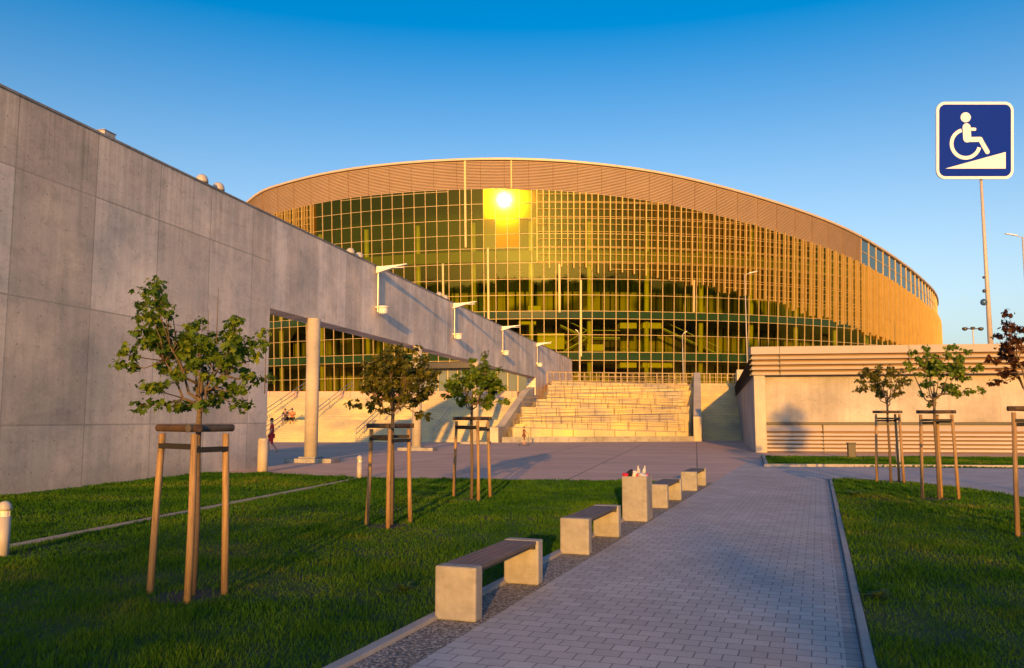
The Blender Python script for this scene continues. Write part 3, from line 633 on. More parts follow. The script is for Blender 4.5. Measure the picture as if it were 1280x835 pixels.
# terraced ramps
AO = Vector((-.2, 62.7, 0)); AU = Vector((14.3, 2.7, 0)).normalized(); AV = Vector((-AU.y, AU.x, 0))
ramps = empty('terraced_ramps', AO, math.atan2(AU.y, AU.x), 'golden lit zigzag of terraced concrete ramps and block walls climbing to the arena', 'ramp')
NT_ = 5; TH_ = 5.2 / NT_; DV = 3.55
def xl(v): return max(.25, .15 + v * .30)
def xr(v): return 14.1 + v * .47
railm = []
for i in range(NT_):
    v = DV * i; z = TH_ * (i + 1); x0 = xl(v) + (.0, .3, 1.3, 2.0, 2.2)[i]; x1 = xr(v) - .15; sgn = 1 if i % 2 == 0 else -1
    m = MB(); n = 14
    top = lambda x: z + sgn * (.16 - .38 * (x - x0) / (x1 - x0)) - .05
    for k in range(n):
        a = x0 + (x1 - x0) * k / n; b = x0 + (x1 - x0) * (k + 1) / n
        m.hexa([(a, v, -.05), (b, v, -.05), (b, v + .35, -.05), (a, v + .35, -.05), (a, v, top(a)), (b, v, top(b)), (b, v + .35, top(b)), (a, v + .35, top(a))])
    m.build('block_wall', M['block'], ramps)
    m = MB(); zlow = z - TH_ * .45; m.hexa([(x0, v + .35, -.05), (x1, v + .35, -.05), (x1, v + 1.75, -.05), (x0, v + 1.75, -.05), (x0, v + .35, z - .35 + sgn * .12), (x1, v + .35, z - .35 - sgn * .3), (x1, v + 1.75, z - .35 - sgn * .3), (x0, v + 1.75, z - .35 + sgn * .12)])
    m.build('ramp', M['stair'], ramps)
    m = MB(); m.hexa([(x0 - .02, v - .03, top(x0) - .09), (x1 + .02, v - .03, top(x1) - .09), (x1 + .02, v - .002, top(x1) - .09), (x0 - .02, v - .002, top(x0) - .09), (x0 - .02, v - .03, top(x0) - .01), (x1 + .02, v - .03, top(x1) - .01), (x1 + .02, v - .002, top(x1) - .01), (x0 - .02, v - .002, top(x0) - .01)]); m.build('cap_shade_strip', M['cap'], ramps)  # dark strip below the wall top, standing in for a cap's shadow line
    m = MB(); vb = v + 1.75; h2 = z + TH_ * .42 if i < 4 else 5.18
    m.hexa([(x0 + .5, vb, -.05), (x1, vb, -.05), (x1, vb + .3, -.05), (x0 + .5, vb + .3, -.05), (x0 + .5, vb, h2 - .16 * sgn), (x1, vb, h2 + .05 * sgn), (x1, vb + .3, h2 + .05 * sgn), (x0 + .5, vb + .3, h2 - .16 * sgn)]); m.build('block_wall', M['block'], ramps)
    m = MB(); m.hexa([(x0 + .5, vb + .3, -.05), (x1, vb + .3, -.05), (x1, v + DV, -.05), (x0 + .5, v + DV, -.05), (x0 + .5, vb + .3, h2 - .40), (x1, vb + .3, h2 - .30), (x1, v + DV, h2 - .30), (x0 + .5, v + DV, h2 - .40)]); m.build('ramp', M['stair'], ramps)
    m = MB(); zz = lambda x: h2 - .16 * sgn + .21 * sgn * (x - x0 - .5) / (x1 - x0 - .5)
    for k in range(12):
        x = x0 + .6 + (x1 - x0 - .8) * k / 11; m.tube([(x, vb + .15, zz(x) - .02), (x, vb + .15, zz(x) + .8)], .018, 6)
    for hgt in (.8, .42): m.tube([(x0 + .6, vb + .15, zz(x0 + .6) + hgt), (x1 - .2, vb + .15, zz(x1 - .2) + hgt)], .022, 6)
    if i < 4: m.build('railing', M['rail_metal'], ramps)
    # railing on top
    m = MB(); nn = 9
    for k in range(nn + 1):
        x = x0 + .1 + (x1 - x0 - .2) * k / nn; m.tube([(x, v + .17, top(x) - .02), (x, v + .17, top(x) + .85)], .018, 6)
    for hgt in (.85, .5): m.tube([(x0 + .1, v + .17, top(x0 + .1) + hgt), (x1 - .1, v + .17, top(x1 - .1) + hgt)], .02, 6)
    m.build('railing', M['rail_metal'], ramps)
m = MB(); m.box(-.6, 14.4, -.35, -.02, -.05, .40); m.build('base_plinth', M['conc'], ramps)
# balustrade on the upper terrace edge
m = MB(); A = Vector((3.4, 81.0, 5.2)); B = Vector((24.0, 84.6, 5.2)); n = 34
for k in range(n + 1):
    p = A.lerp(B, k / n); m.tube([p - Vector((0, 0, .05)), p + Vector((0, 0, 1.02))], .035 if k % 3 else .06, 6)
for hh, rr in ((1.02, .045), (.22, .03)): m.tube([A + Vector((0, 0, hh)), B + Vector((0, 0, hh))], rr, 6)
tag(m.build('balustrade', M['frame']), 'pale metal balustrade along the top of the terraced ramps', 'railing')
# handrails on the wide steps
h0 = None
for i, (x, up) in enumerate([(-21.6, 0), (-20.2, 1), (-16.1, 1), (-18.6, 0), (-11.6, 0), (-9.9, 1), (-6.0, 0), (-4.3, 1)]):
    r = empty('handrail', (x, 0, 0)); m = MB(); k = .22
    if up: Y0, z0, Y1, z1 = 69.6, 1.65, 76.6, 4.2
    else: Y0, z0, Y1, z1 = 62.9, 0., 67.6, 1.65
    f = lambda t: (k * (Y1 - Y0) * t, Y0 + (Y1 - Y0) * t, z0 + (z1 - z0) * t)
    for t in (0, .33, .66, 1): q = f(t); m.tube([(q[0], q[1], q[2] - .05), (q[0], q[1], q[2] + .95)], .028, 6)
    m.build('post', M['steel'], r); m = MB()
    for hh in (.95, .6): a, b = f(0), f(1); m.tube([(a[0], a[1], a[2] + hh), (b[0], b[1], b[2] + hh)], .03, 6)
    m.build('rail', M['steel'], r)
    pos = ['behind the red-clad person', 'left of the seated pair', 'just right of the nearest column', 'under the seated pair', 'behind the second tree', 'above it behind the second tree', 'behind the third tree', 'above it behind the third tree']
    lab = ['handrail on the lower flight nearest the end of the solid wall', 'handrail on the upper flight above the two seated people', 'handrail on the upper flight just right of the nearest column', 'handrail on the lower flight beside the seated people', 'handrail on the lower flight left of the middle tree crown', 'handrail on the upper flight behind the middle tree crown', 'handrail on the lower flight between the middle tree and the farthest left tree', 'handrail on the upper flight behind the farthest left tree'][i]
    tag(r, lab, 'handrail', 'handrails on the wide steps')
# ------------------------------------------------------------------ louvred building on the right
BH = 13.6; BO = Vector((12.55, 43.6, 0)); bx = Vector((math.cos(R(9.0)), -math.sin(R(9.0)), 0))  # front runs slightly towards us
bd = Vector((math.sin(R(BH)), math.cos(R(BH)), 0))
bld = empty('louvred_building', BO, 0, 'low concrete building with horizontal metal louvres, a ledge and a dark-edged flat roof', 'building')
FR = math.atan2(bx.y, bx.x); SR = math.atan2(bd.y, bd.x)
def fpart(name, mb, mat, **kw):              # local: x along the front, y into the building
    o = mb.build(name, mat, bld, **kw); o.rotation_euler = (0, 0, FR); return o
def spart(name, mb, mat, **kw):              # local: x along the left side (away from us), y to the left/outside
    o = mb.build(name, mat, bld, **kw); o.rotation_euler = (0, 0, SR); return o
LEN = 40.
m = MB(); m.box(.55, LEN, .55, 1.1, -.1, 5.0); fpart('front_wall', m, M['side'])
m = MB(); m.box(0, .55, .0, .55, -.1, 3.95); fpart('corner_pillar', m, M['col'])
m = MB(); m.box(.55, 40, -.6, 0.0, -.1, 3.95); spart('side_wall', m, M['side'])
def slat(m, x0, x1, y0, z, h, d): m.hexa([(x0, y0 - d, z), (x1, y0 - d, z), (x1, y0 + .12, z + .02), (x0, y0 + .12, z + .02), (x0, y0 - d * .35, z + h), (x1, y0 - d * .35, z + h), (x1, y0 + .12, z + h), (x0, y0 + .12, z + h)])
m = MB()
for i in range(4): slat(m, -.1, LEN, .12, 3.97 + i * .27, .15, .24)
fpart('louvre_slats', m, M['slats_y'])
m = MB(); m.box(-.02, LEN, .14, .5, 3.96, 5.03); fpart('louvre_backing', m, M['bronze_dark'])
m = MB(); m.box(-.12, LEN, -.12, .9, 5.05, 5.44); fpart('parapet', m, M['coping'])
m = MB()
for i in range(4): m.hexa([(.1, -.1, 3.97 + i * .27), (40, -.1, 3.97 + i * .27), (40, .2, 3.97 + i * .27), (.1, .22, 3.97 + i * .27), (.1, -.1, 4.16 + i * .27), (40, -.1, 4.16 + i * .27), (40, .06, 4.16 + i * .27), (.1, .06, 4.16 + i * .27)])
spart('side_louvre_slats', m, M['dark'])
m = MB(); m.box(.5, 40, -.6, -.12, 3.955, 5.3); spart('side_parapet', m, M['bronze_dark'])
m = MB(); m.box(.58, LEN, .38, .548, 1.42, 1.56); fpart('ledge', m, M['dark'])
m = MB()
for i in range(5): slat(m, .58, LEN, .545 - .13, .06 + i * .20, .11, .12)
fpart('lower_louvres', m, M['grey_slat'])
m = MB(); m.box(.575, LEN, .53, .549, 0, 1.08); fpart('louvre_backing', m, M['bronze_dark'])
m = MB(); m.hexa([(.575, .40, 1.09), (LEN, .40, 1.09), (LEN, .548, 1.09), (.575, .548, 1.09), (.575, .50, 1.40), (LEN, .50, 1.40), (LEN, .548, 1.40), (.575, .548, 1.40)]); fpart('lower_flashing', m, M['coping'])
for x in (3.4, 13.2, 23.): m = MB(); m.box(x, x + .03, .30, .55, 0, 1.4); fpart('joint', m, M['dark'])
for x in (1.3, 7.6, 14.6): m = MB(); m.box(x, x + .03, -.125, .1, 3.96, 5.44); fpart('joint', m, M['dark'])
m = MB(); m.quad((.6, .5, 5.2), (LEN, .5, 5.2), (LEN, 45, 5.2), (10, 45, 5.2)); fpart('roof', m, M['roof'])
m = MB(); m.box(34, 40.5, -.62, .02, 5.2, 6.2); spart('corner_block', m, M['col'])
# small utility box and wall light on the verge
u = empty('utility_box', (14.9, 37.2, 0), -R(9), 'small dark box at the foot of the louvred wall', 'box'); m = MB(); m.box(-.16, .16, -.12, .12, 0, .62); m.build('case', M['dark'], u, bevel=.02); m = MB(); m.box(-.18, .18, -.14, .14, .622, .68); m.build('lid', M['dark'], u, bevel=.01)
# ------------------------------------------------------------------ benches
def bench():
    r = empty('bench')
    for s0, s1 in ((0, .16), (1.69, 1.85)):
        m = MB(); m.box(-.19, .19, s0, s1, 0, .45); m.build('leg', M['conc'], r, bevel=.018)
    for k in range(5):
        m = MB(); x0 = -.172 + k * .07; m.box(x0, x0 + .062, .165, 1.685, .412, .446); m.build('slat', M['slat'], r, bevel=.004)
    m = MB(); m.box(-.165, .165, .18, .24, .37, .41); m.box(-.165, .165, 1.61, 1.67, .37, .41); m.box(-.13, -.09, .24, 1.61, .375, .408); m.box(.09, .13, .24, 1.61, .375, .408); m.build('seat_frame', M['dark'], r)
    m = MB(); m.lathe([(.012, 0), (.012, .012)], 8); b = m.build('bolt', M['gold'], r); b.location = (.12, 1.688, .39); b.rotation_euler = (math.pi / 2, 0, 0); b.location = (.14, 1.689, .391)
    return r
b0 = None
for i, s in enumerate((6.70, 10.43, 16.33, 20.5)):
    b = bench() if b0 is None else copy_tree(b0); b0 = b0 or b
    b.location = P(-2.94, s, .003); b.rotation_euler = (0, 0, -R(PH))
    tag(b, ['nearest and largest bench of brown slats between two concrete blocks', 'bench just in front of the concrete litter bin', 'bench just beyond the litter bin, partly hidden by it', 'farthest concrete and slat bench at the plaza end of the path'][i], 'bench', 'benches along the paved path')
lb = empty('litter_bin', P(-2.93, 14.11, .003), -R(PH), 'square concrete litter bin overflowing with rubbish between two benches', 'bin')
m = MB(); H = .74
for x0, x1, y0, y1 in ((-.21, .21, 0, .06), (-.21, .21, .44, .5), (-.21, -.15, .06, .44), (.15, .21, .06, .44)): m.box(x0, x1, y0, y1, 0, H)
m.box(-.15, .15, .06, .44, 0, .05); m.build('body', M['conc'], lb, bevel=.012)
m = MB(); m.box(-.145, .145, .065, .435, .06, .70); m.build('liner', M['black'], lb)
def litter(name, label, cat, x, y, z, mb, mat, rot=(0, 0, 0), bev=0):
    p = P(-2.93 + x, 14.11 + y, z); o = mb.build(name, mat, bevel=bev); o.location = p; o.rotation_euler = rot; tag(o, label, cat, 'rubbish on the litter bin'); return o
Zt = .705
m = MB(); m.lathe([(.028, 0), (.036, .10), (.04, .10), (.04, .11)], 12); litter('paper_cup', 'white paper cup lying at the middle of the rubbish', 'cup', -.02, .06, Zt + .02, m, M['cup'], (.5, .2, 0))
m = MB(); m.box(-.06, .06, -.05, .05, 0, .085); litter('red_carton', 'crushed red carton on the rubbish beside the white cup', 'carton', .02, .14, Zt, m, M['redplastic'], (.2, .35, .5), .01)
m = MB(); m.lathe([(.02, 0), (.075, .03), (.09, .08), (.05, .13), (.015, .16)], 9); litter('black_bag', 'knotted black bag on the left of the rubbish', 'bag', -.10, .18, Zt - .01, m, M['black'], (.1, .1, .3))
m = MB(); m.lathe([(.026, 0), (.03, .02), (.028, .07), (.031, .10), (.031, .13), (.012, .17), (.012, .19), (.014, .19), (.014, .205)], 12); litter('plastic_bottle', 'clear plastic bottle standing upright at the back of the rubbish', 'bottle', .02, .34, Zt, m, M['clear'], (.1, -.12, 0))
m = MB(); m.lathe([(.026, 0), (.03, .02), (.028, .07), (.031, .10), (.031, .13), (.012, .17), (.012, .19), (.014, .19), (.014, .205)], 12); litter('plastic_bottle', 'clear plastic bottle leaning right at the back of the rubbish', 'bottle', .085, .32, Zt, m, M['clear'], (0, .2, 0))
m = MB(); m.lathe([(.02, 0), (.08, .02), (.10, .06), (.06, .09), (.01, .10)], 8); litter('plastic_bag', 'crumpled pale plastic bag on the right of the rubbish', 'bag', .10, .14, Zt, m, M['clear'], (.3, .1, .8))
m = MB(); m.box(-.04, .04, -.035, .035, 0, .05); litter('red_wrapper', 'small red wrapper on the left edge of the rubbish', 'wrapper', -.165, .06, H + .005, m, M['redplastic'], (.2, 0, .6), .01)
m = MB(); m.box(-.025, .025, -.03, .03, 0, .04); litter('red_wrapper', 'tiny red wrapper on the right edge of the rubbish', 'wrapper', .17, .20, H + .003, m, M['redplastic'], (0, .2, .2), .01)
# ------------------------------------------------------------------ bollards
def bollard():
    r = empty('bollard_light')
    m = MB(); m.lathe([(.075, -.02), (.075, .50)], 20); m.build('post', M['paint'], r, smooth=False)
    m = MB(); m.lathe([(.060, .50), (.060, .575)], 20); m.build('lens', M['led'], r)
    m = MB(); m.lathe([(.080, .575), (.082, .60), (.074, .645), (.045, .68), (.01, .69)], 20); m.build('cap', M['paint'], r, smooth=True)
    for k in range(3):
        m = MB(); a = k * 2.1; m.tube([(.066 * math.cos(a), .066 * math.sin(a), .5), (.066 * math.cos(a), .066 * math.sin(a), .58)], .008, 6); m.build('rib', M['steel'], r)
    return r
q0 = None
for x, y, s, lbl in ((-6.30, 10.6, 1., 'grey bollard light with a domed cap at the left edge of the lawn'), (-4.29, 23.9, 1., 'bollard light at the plaza edge beside the middle left tree'), (14.75, 32.4, 1.15, 'bollard light on the grass verge behind the right-hand young trees')):
    q = bollard() if q0 is None else copy_tree(q0); q0 = q0 or q; q.location = (x, y, 0); q.scale = (s, s, s); tag(q, lbl, 'bollard', 'bollard lights around the lawns')
for o in bpy.data.objects:
    if o.name.startswith('post') and o.parent and o.parent.name.startswith('bollard'): o.data.polygons.foreach_set('use_smooth', [len(p.vertices) == 4 for p in o.data.polygons])
gb = empty('bollard', (-8.05, 27.4, 0), 0, 'plain tall pale round bollard at the foot of the opening edge of the wall', 'bollard')
m = MB(); m.lathe([(.165, -.02), (.165, 1.02)], 24); gp = m.build('post', M['col'], gb); gp.data.polygons.foreach_set('use_smooth', [len(p.vertices) == 4 for p in gp.data.polygons])
m = MB(); m.lathe([(.165, 1.02), (.16, 1.06), (.12, 1.09)], 24); m.build('cap', M['col'], gb)
# ------------------------------------------------------------------ street lamps and pole
def lamp(name, x, y, z0, z1, arm, lbl, r0=.09, r1=.05, side=1):
    r = empty(name, (x, y, z0), 0, lbl, 'lamp'); H = z1 - z0
    m = MB(); m.tube([(0, 0, -.1), (0, 0, H * .5), (0, 0, H)], [r0, (r0 + r1) / 2, r1], 8); m.build('pole', M['paint'], r, smooth=True)
    m = MB(); m.tube([(0, 0, H - .05), (side * arm * .5, 0, H + .12), (side * arm, 0, H + .25)], .04, 6); m.build('arm', M['paint'], r)
    m = MB(); m.hexa([(side * arm * .45, -.13, H + .10), (side * arm * 1.35, -.10, H + .30), (side * arm * 1.35, .10, H + .30), (side * arm * .45, .13, H + .10), (side * arm * .45, -.13, H + .20), (side * arm * 1.35, -.10, H + .37), (side * arm * 1.35, .10, H + .37), (side * arm * .45, .13, H + .20)]); m.build('lamp_head', M['white'], r)
    return r
x, z = ZY(931, 343, 90); lamp('street_lamp', x, 90, 5.2, z, 1.0, 'tall thin street lamp in front of the arena fins', .07, .045)
x, z = ZY(853, 418, 88); lamp('street_lamp', x, 88, 5.2, z, .35, 'short street lamp in front of the arena interior stairs', .06, .04)
x, z = ZY(724, 416, 88); r = lamp('street_lamp', x, 88, 5.2, z, .3, 'short thin lamp post before the arena glass near the end of the beam', .06, .04, -1)
x, z = ZY(1278, 296, 85); r = lamp('street_lamp', x, 85, 5.2, z, 1.3, 'tall dark street lamp at the right edge of the picture', .12, .08, -1)
x, z = ZY(1216, 411, 110); r = empty('floodlight_mast', (x, 110, 5.2), 0, 'small far mast with two floodlights behind the louvred building', 'lamp')
m = MB(); m.tube([(0, 0, 0), (0, 0, z - 5.2)], .09, 8); m.build('pole', M['paint'], r); m = MB(); m.box(-1.1, 1.1, -.05, .05, z - 5.25, z - 5.13); m.build('crossarm', M['dark'], r)
for sx in (-1, 0, 1):
    m = MB(); m.lathe([(.12, -.25), (.34, -.1), (.34, .12), (.2, .2)], 12, (sx * 1.05, 0, z - 5.2)) if sx else m.box(-.2, .2, -.2, .2, z - 5.3, z - 4.95); m.build('floodlight_head', M['dark'], r)
YP = 47.0; xb, zb = ZY(1238, 427, YP); xt, zt = ZY(1226, 228, YP)
pole = empty('tall_pole', (xb, YP, 5.2), 0, 'tall tapering grey pole with a blue dome, rising behind the louvred building', 'pole')
m = MB(); m.tube([(0, 0, 0), (0, 0, (zt - 5.2) * .5), (0, 0, zt - 5.2 + 2)], [.15, .105, .065], 14); m.build('shaft', M['grey_slat'], pole, smooth=True)
for py, rr in ((378, .19), (364, .10), (347, .07)):
    z_ = ZY(1233, py, YP)[1] - 5.2; m = MB(); m.lathe([(.02, -rr), (rr * .75, -rr * .7), (rr, 0), (rr * .75, rr * .7), (.05, rr)], 12); d = m.build('camera_dome' if rr > .08 else 'bracket', M['bluedome'] if rr > .15 else M['dark'], pole, smooth=True); d.location = (-.16 - rr * .6, -.05, z_)
# accessibility sign: an overlaid graphic, added as a solid panel on the pole top
x0, z1 = ZY(1169.6, 127, YP - .4); x1, z0 = ZY(1267, 225, YP - .4); x0b = ZY(1169.6, 225, YP - .4)[0]; SW = ((x1 - x0) + (z1 - z0)) / 2; sc = SW / 98.
sign = empty('overlay_sign', ((x0 + x1) / 2, YP - .4, (z0 + z1) / 2), 0, 'blue square wheelchair ramp graphic with white border, an overlay added as a panel on the tall pole', 'sign')
sign.rotation_euler = (TH, 0, 0)
def rrect(h, rad, n=8):
    o = []
    for cx_, cy_, a0 in ((h - rad, h - rad, 0), (-h + rad, h - rad, 90), (-h + rad, -h + rad, 180), (h - rad, -h + rad, 270)):
        for k in range(n + 1): a = R(a0 + 90 * k / n); o.append((cx_ + rad * math.cos(a), cy_ + rad * math.sin(a)))
    return o
def spart2(name, outlines, d0, d1, mat):      # outlines in sign px (origin at centre, y up); extruded along depth
    m = MB()
    for ol in outlines: m.prism([(a * sc, b * sc) for a, b in ol], d0, d1)
    o = m.build(name, mat, sign); o.rotation_euler = (math.pi / 2, 0, 0); return o
spart2('border', [rrect(49, 11)], -.05, .06, M['signwhite']); spart2('panel', [rrect(45.6, 8)], .061, .070, M['blue'])
def zp(x, y): return ((x - 467) / 5.964, (454 - y) / 5.964)
def disc(c, r, n=24): return [(c[0] + r * math.cos(2 * math.pi * k / n), c[1] + r * math.sin(2 * math.pi * k / n)) for k in range(n)]
def capsule(a, b, r, n=8):
    a = Vector(a); b = Vector(b); d = (b - a).normalized(); t = math.atan2(d.y, d.x); o = []
    for k in range(n + 1): u = t + math.pi / 2 + math.pi * k / n; o.append((a.x + r * math.cos(u), a.y + r * math.sin(u)))
    for k in range(n + 1): u = t - math.pi / 2 + math.pi * k / n; o.append((b.x + r * math.cos(u), b.y + r * math.sin(u)))
    return o
def arc(c, r0, r1, a0, a1, n=30):
    o = [(c[0] + r1 * math.cos(R(a0 + (a1 - a0) * k / n)), c[1] + r1 * math.sin(R(a0 + (a1 - a0) * k / n))) for k in range(n + 1)]
    return o + [(c[0] + r0 * math.cos(R(a0 + (a1 - a0) * k / n)), c[1] + r0 * math.sin(R(a0 + (a1 - a0) * k / n))) for k in range(n, -1, -1)]
p = lambda x, y: zp(x, y)
spart2('head_symbol', [disc(p(395, 280), 6.4)], .071, .080, M['signwhite'])
spart2('body_symbol', [capsule(p(402, 355), p(407, 440), 5.1)], .071, .080, M['signwhite'])
spart2('limb_symbol', [capsule(p(405, 448), p(505, 447), 3.15)], .0815, .084, M['signwhite']); spart2('limb_symbol', [capsule(p(505, 447), p(559, 541), 2.9)], .071, .0805, M['signwhite']); spart2('limb_symbol', [capsule(p(420, 370), p(463, 370), 2.0)], .0815, .083, M['signwhite'])
spart2('wheel_symbol', [arc(p(395, 480), 15.6, 20.2, 107, 345)], .071, .079, M['signwhite'])
spart2('ramp_symbol', [[p(240, 668), p(698, 668), p(698, 542)]], .071, .079, M['signwhite'])
m = MB(); m.box(-.12, .5, .07, .2, -1.6, 0); o = m.build('bracket', M['steel'], sign); o.location = (xb - (x0 + x1) / 2 - .2, 0, 0)
# ------------------------------------------------------------------ young trees
def leaf_shape():
    pts = []
    for k in range(5):
        a = R(-100 + 50 * k) + math.pi / 2; L = (.55, .85, 1., .85, .55)[k]; pts.append((math.cos(a) * L, math.sin(a) * L + .1))
        if k < 4: b = a + R(25); pts.append((math.cos(b) * .52, math.sin(b) * .52 + .1))
    return [(0, -.12)] + pts
LEAF = np.array([(x, y, 0) for x, y in leaf_shape()])
def leaves(name, centers, size, per, spread, mat, parent, seed, tintb=0., keep=None):
    rg = np.random.default_rng(seed); C = np.array(centers); n = len(C) * per; cc = np.repeat(C, per, 0)
    off = rg.normal(0, 1, (n, 3)); off /= np.linalg.norm(off, axis=1)[:, None]; rad = spread * rg.random(n) ** .5; off *= rad[:, None]; off[:, 2] *= .7; pos = cc + off
    s = size * rg.uniform(.40, 1.30, n)
    nor = off / (np.linalg.norm(off, axis=1)[:, None] + 1e-6) * .7 + rg.normal(0, .5, (n, 3)) + np.array([0, 0, .55]); nor /= np.linalg.norm(nor, axis=1)[:, None]
    t = rg.normal(0, 1, (n, 3)) + np.array([0, 0, -.5]); t -= nor * (t * nor).sum(1)[:, None]; t /= np.linalg.norm(t, axis=1)[:, None]; b = np.cross(nor, t)
    nv = len(LEAF); lx = LEAF[:, 0][None, :, None]; ly = LEAF[:, 1][None, :, None]
    V = pos[:, None, :] + (b[:, None, :] * lx + t[:, None, :] * ly - nor[:, None, :] * (np.abs(lx) * .35 + .25 * ly ** 2)) * s[:, None, None]
    me = bpy.data.meshes.new(name); me.vertices.add(n * nv); me.vertices.foreach_set('co', V.ravel())
    # fan of two-triangle halves keeps the fold
    tri = np.array([[0, i, i + 1] for i in range(1, nv - 1)]); nt_ = len(tri)
    L = (np.arange(n)[:, None, None] * nv + tri[None]).ravel(); me.loops.add(len(L)); me.loops.foreach_set('vertex_index', L)
    me.polygons.add(n * nt_); me.polygons.foreach_set('loop_start', np.arange(n * nt_) * 3)
    try: me.polygons.foreach_set('loop_total', np.full(n * nt_, 3))
    except Exception: pass
    tint = np.clip(np.repeat(rg.random(len(C)), per) * .45 + rg.random(n) * .55 + tintb, 0, 1)
    at = me.attributes.new('tint', 'FLOAT', 'POINT'); at.data.foreach_set('value', np.repeat(tint, nv).astype(np.float32))
    me.update(); me.validate(); me.materials.append(mat); o = bpy.data.objects.new(name, me); COL.objects.link(o); o.parent = parent; return o
def young_tree(base, zf, tufts, leafmat, label, seed, leafsize=.05, per=14, spread=.12, trunk_r=.032, name='young_tree', fork=None, bare=()):
    """tufts: offsets from the tree base (m)"""
    rg = random.Random(seed); r = empty(name, (*base, 0), 0, label, 'tree', 'young trees on the lawns'); m = MB(); cents = []
    fork = fork or zf; lo = min(t[2] for t in tufts)
    tr = [(0, 0, -.05), (.01, .01, fork * .4), (-.01, .01, fork * .8), (0, 0, fork + .15), (.01, 0, fork + .45)]
    m.tube(tr, [trunk_r * 1.15, trunk_r, trunk_r * .95, trunk_r * .85, trunk_r * .4], 9)
    # limbs: cluster tufts by azimuth
    nl = max(5, min(9, len(tufts) // 7)); limbs = {}
    for t in tufts:
        a = math.atan2(t[1], t[0]); limbs.setdefault(int((a + math.pi) / (2 * math.pi) * nl) % nl, []).append(Vector(t))
    for k, ts in limbs.items():
        c = sum(ts, Vector()) / len(ts); z0 = fork + rg.uniform(-.02, .3); z0 = min(z0, c.z - .05) if c.z > fork else fork
        p0 = Vector((0, 0, z0)); p3 = p0.lerp(c, .75); p1 = p0 + Vector((c.x * .35, c.y * .35, max(.02, (c.z - z0) * .12))); p2 = p0.lerp(c, .55) + Vector((rg.uniform(-.04, .04), rg.uniform(-.04, .04), -.03))
        m.tube([p0, p1, p2, p3], [trunk_r * .55, trunk_r * .42, trunk_r * .34, trunk_r * .22], 6)
        for t in ts:
            q = min((p1, p2, p3), key=lambda z: (z - t).length + max(0, z.z - t.z)); mid = q.lerp(t, .5) + Vector((rg.uniform(-.05, .05), rg.uniform(-.05, .05), rg.uniform(-.06, .0)))
            m.tube([q, mid, t], [trunk_r * .24, trunk_r * .16, trunk_r * .08], 5); cents += [tuple(t), tuple(mid.lerp(t, .45))] if (t - q).length > .25 else [tuple(t)]
    for t in bare: t = Vector(t); m.tube([t - Vector((0, 0, .55)), t], [trunk_r * .2, trunk_r * .08], 5)
    m.build('trunk', M['bark'], r, smooth=True); leaves('crown', cents, leafsize, per, spread, leafmat, r, seed); return r
def img_tufts(base, Y, pts, depth, seed):     # crown clumps surveyed on the photo, scattered in depth
    rg = random.Random(seed); o = []
    for px, py in pts:
        x, z = ZY(px, py, Y); o.append((x - base[0], rg.uniform(-depth, depth), z))
    return o
def ell(n, cx, cz, rx, rz, ry, seed, cut=-.9):
    rg = random.Random(seed); o = []
    while len(o) < n:
        v = Vector((rg.uniform(-1, 1), rg.uniform(-1, 1), rg.uniform(-1, 1)))
        if v.length < 1 and v.length > .35 and v.z > cut: o.append((cx + v.x * rx, v.y * ry, cz + v.z * rz))
    return o
def support(base, stakes, z, label, gaps):
    """three stakes tied by timber rails and rubber straps; stakes: world feet, gaps: which sides carry a rail"""
    r = empty('tree_support', (*base, 0), 0, label, 'tree support', 'timber tree supports'); tops = []
    c = Vector((*base, 0))
    for x, y in stakes:
        b = Vector((x, y, 0)) - c; t = b * .86; t.z = z - .06; b.z = -.1; tops.append(t)
        m = MB(); mid = b.lerp(t, .5) + Vector((random.uniform(-.008, .008), random.uniform(-.008, .008), 0)); m.tube([b, mid, t], [.036, .034, .032], 10); m.build('stake', M['stake'], r, smooth=True)
    for n_, (i, j) in enumerate(gaps):
        a, b = tops[i], tops[j]; d = (b - a).normalized() * .08; m = MB(); up = Vector((0, 0, .055))
        m.tube([a - d + up, b + d + up], .038, 10); m.build('rail', M['rail'] if n_ % 2 == 0 else M['rail_grey'], r)
        m = MB(); nrm = Vector((-d.y, d.x, 0)).normalized() * .036; dz = Vector((0, 0, -.12 - .03 * n_)); h = Vector((0, 0, .05))
        for sgn in (1, -1):
            q = nrm * sgn; m.hexa([a + q + dz - h * .5, b + q + dz - h * .5, b + q * .8 + dz - h * .5, a + q * .8 + dz - h * .5, a + q + dz + h * .5, b + q + dz + h * .5, b + q * .8 + dz + h * .5, a + q * .8 + dz + h * .5])
        m.build('strap', M['rubber'], r)
    return r
def gw(*pts): return [G(*q) for q in pts]
# nearest left tree
s1 = gw((187, 744), (234, 757), (281, 745)); B1 = (-3.08, 8.32)
L1 = [(163, 456), (175, 380), (185, 365), (192, 356), (196, 372), (211, 358), (212, 372), (172, 392), (186, 400), (200, 398), (234, 397), (240, 410), (285, 397), (294, 402), (175, 425), (188, 418), (203, 412), (218, 418), (232, 425), (248, 418), (262, 420), (272, 430), (283, 425), (294, 438), (300, 450), (178, 440), (192, 442), (206, 436), (220, 440), (236, 446), (252, 440), (268, 446), (282, 446), (296, 460), (310, 470), (322, 470), (188, 456), (210, 486), (198, 484), (186, 507), (204, 507), (218, 508), (216, 460), (230, 470), (248, 462), (262, 470), (276, 474), (288, 480), (300, 486), (294, 506), (262, 492), (275, 488), (240, 484), (250, 500), (226, 456), (256, 455), (270, 460), (244, 432), (210, 428), (196, 430), (280, 412), (262, 505)]
tf = img_tufts(B1, 8.3, L1, .42, 3) + ell(16, .08, 2.42, .55, .36, .45, 5)
BARE += [(B1[0], B1[1] - .1, .42)]
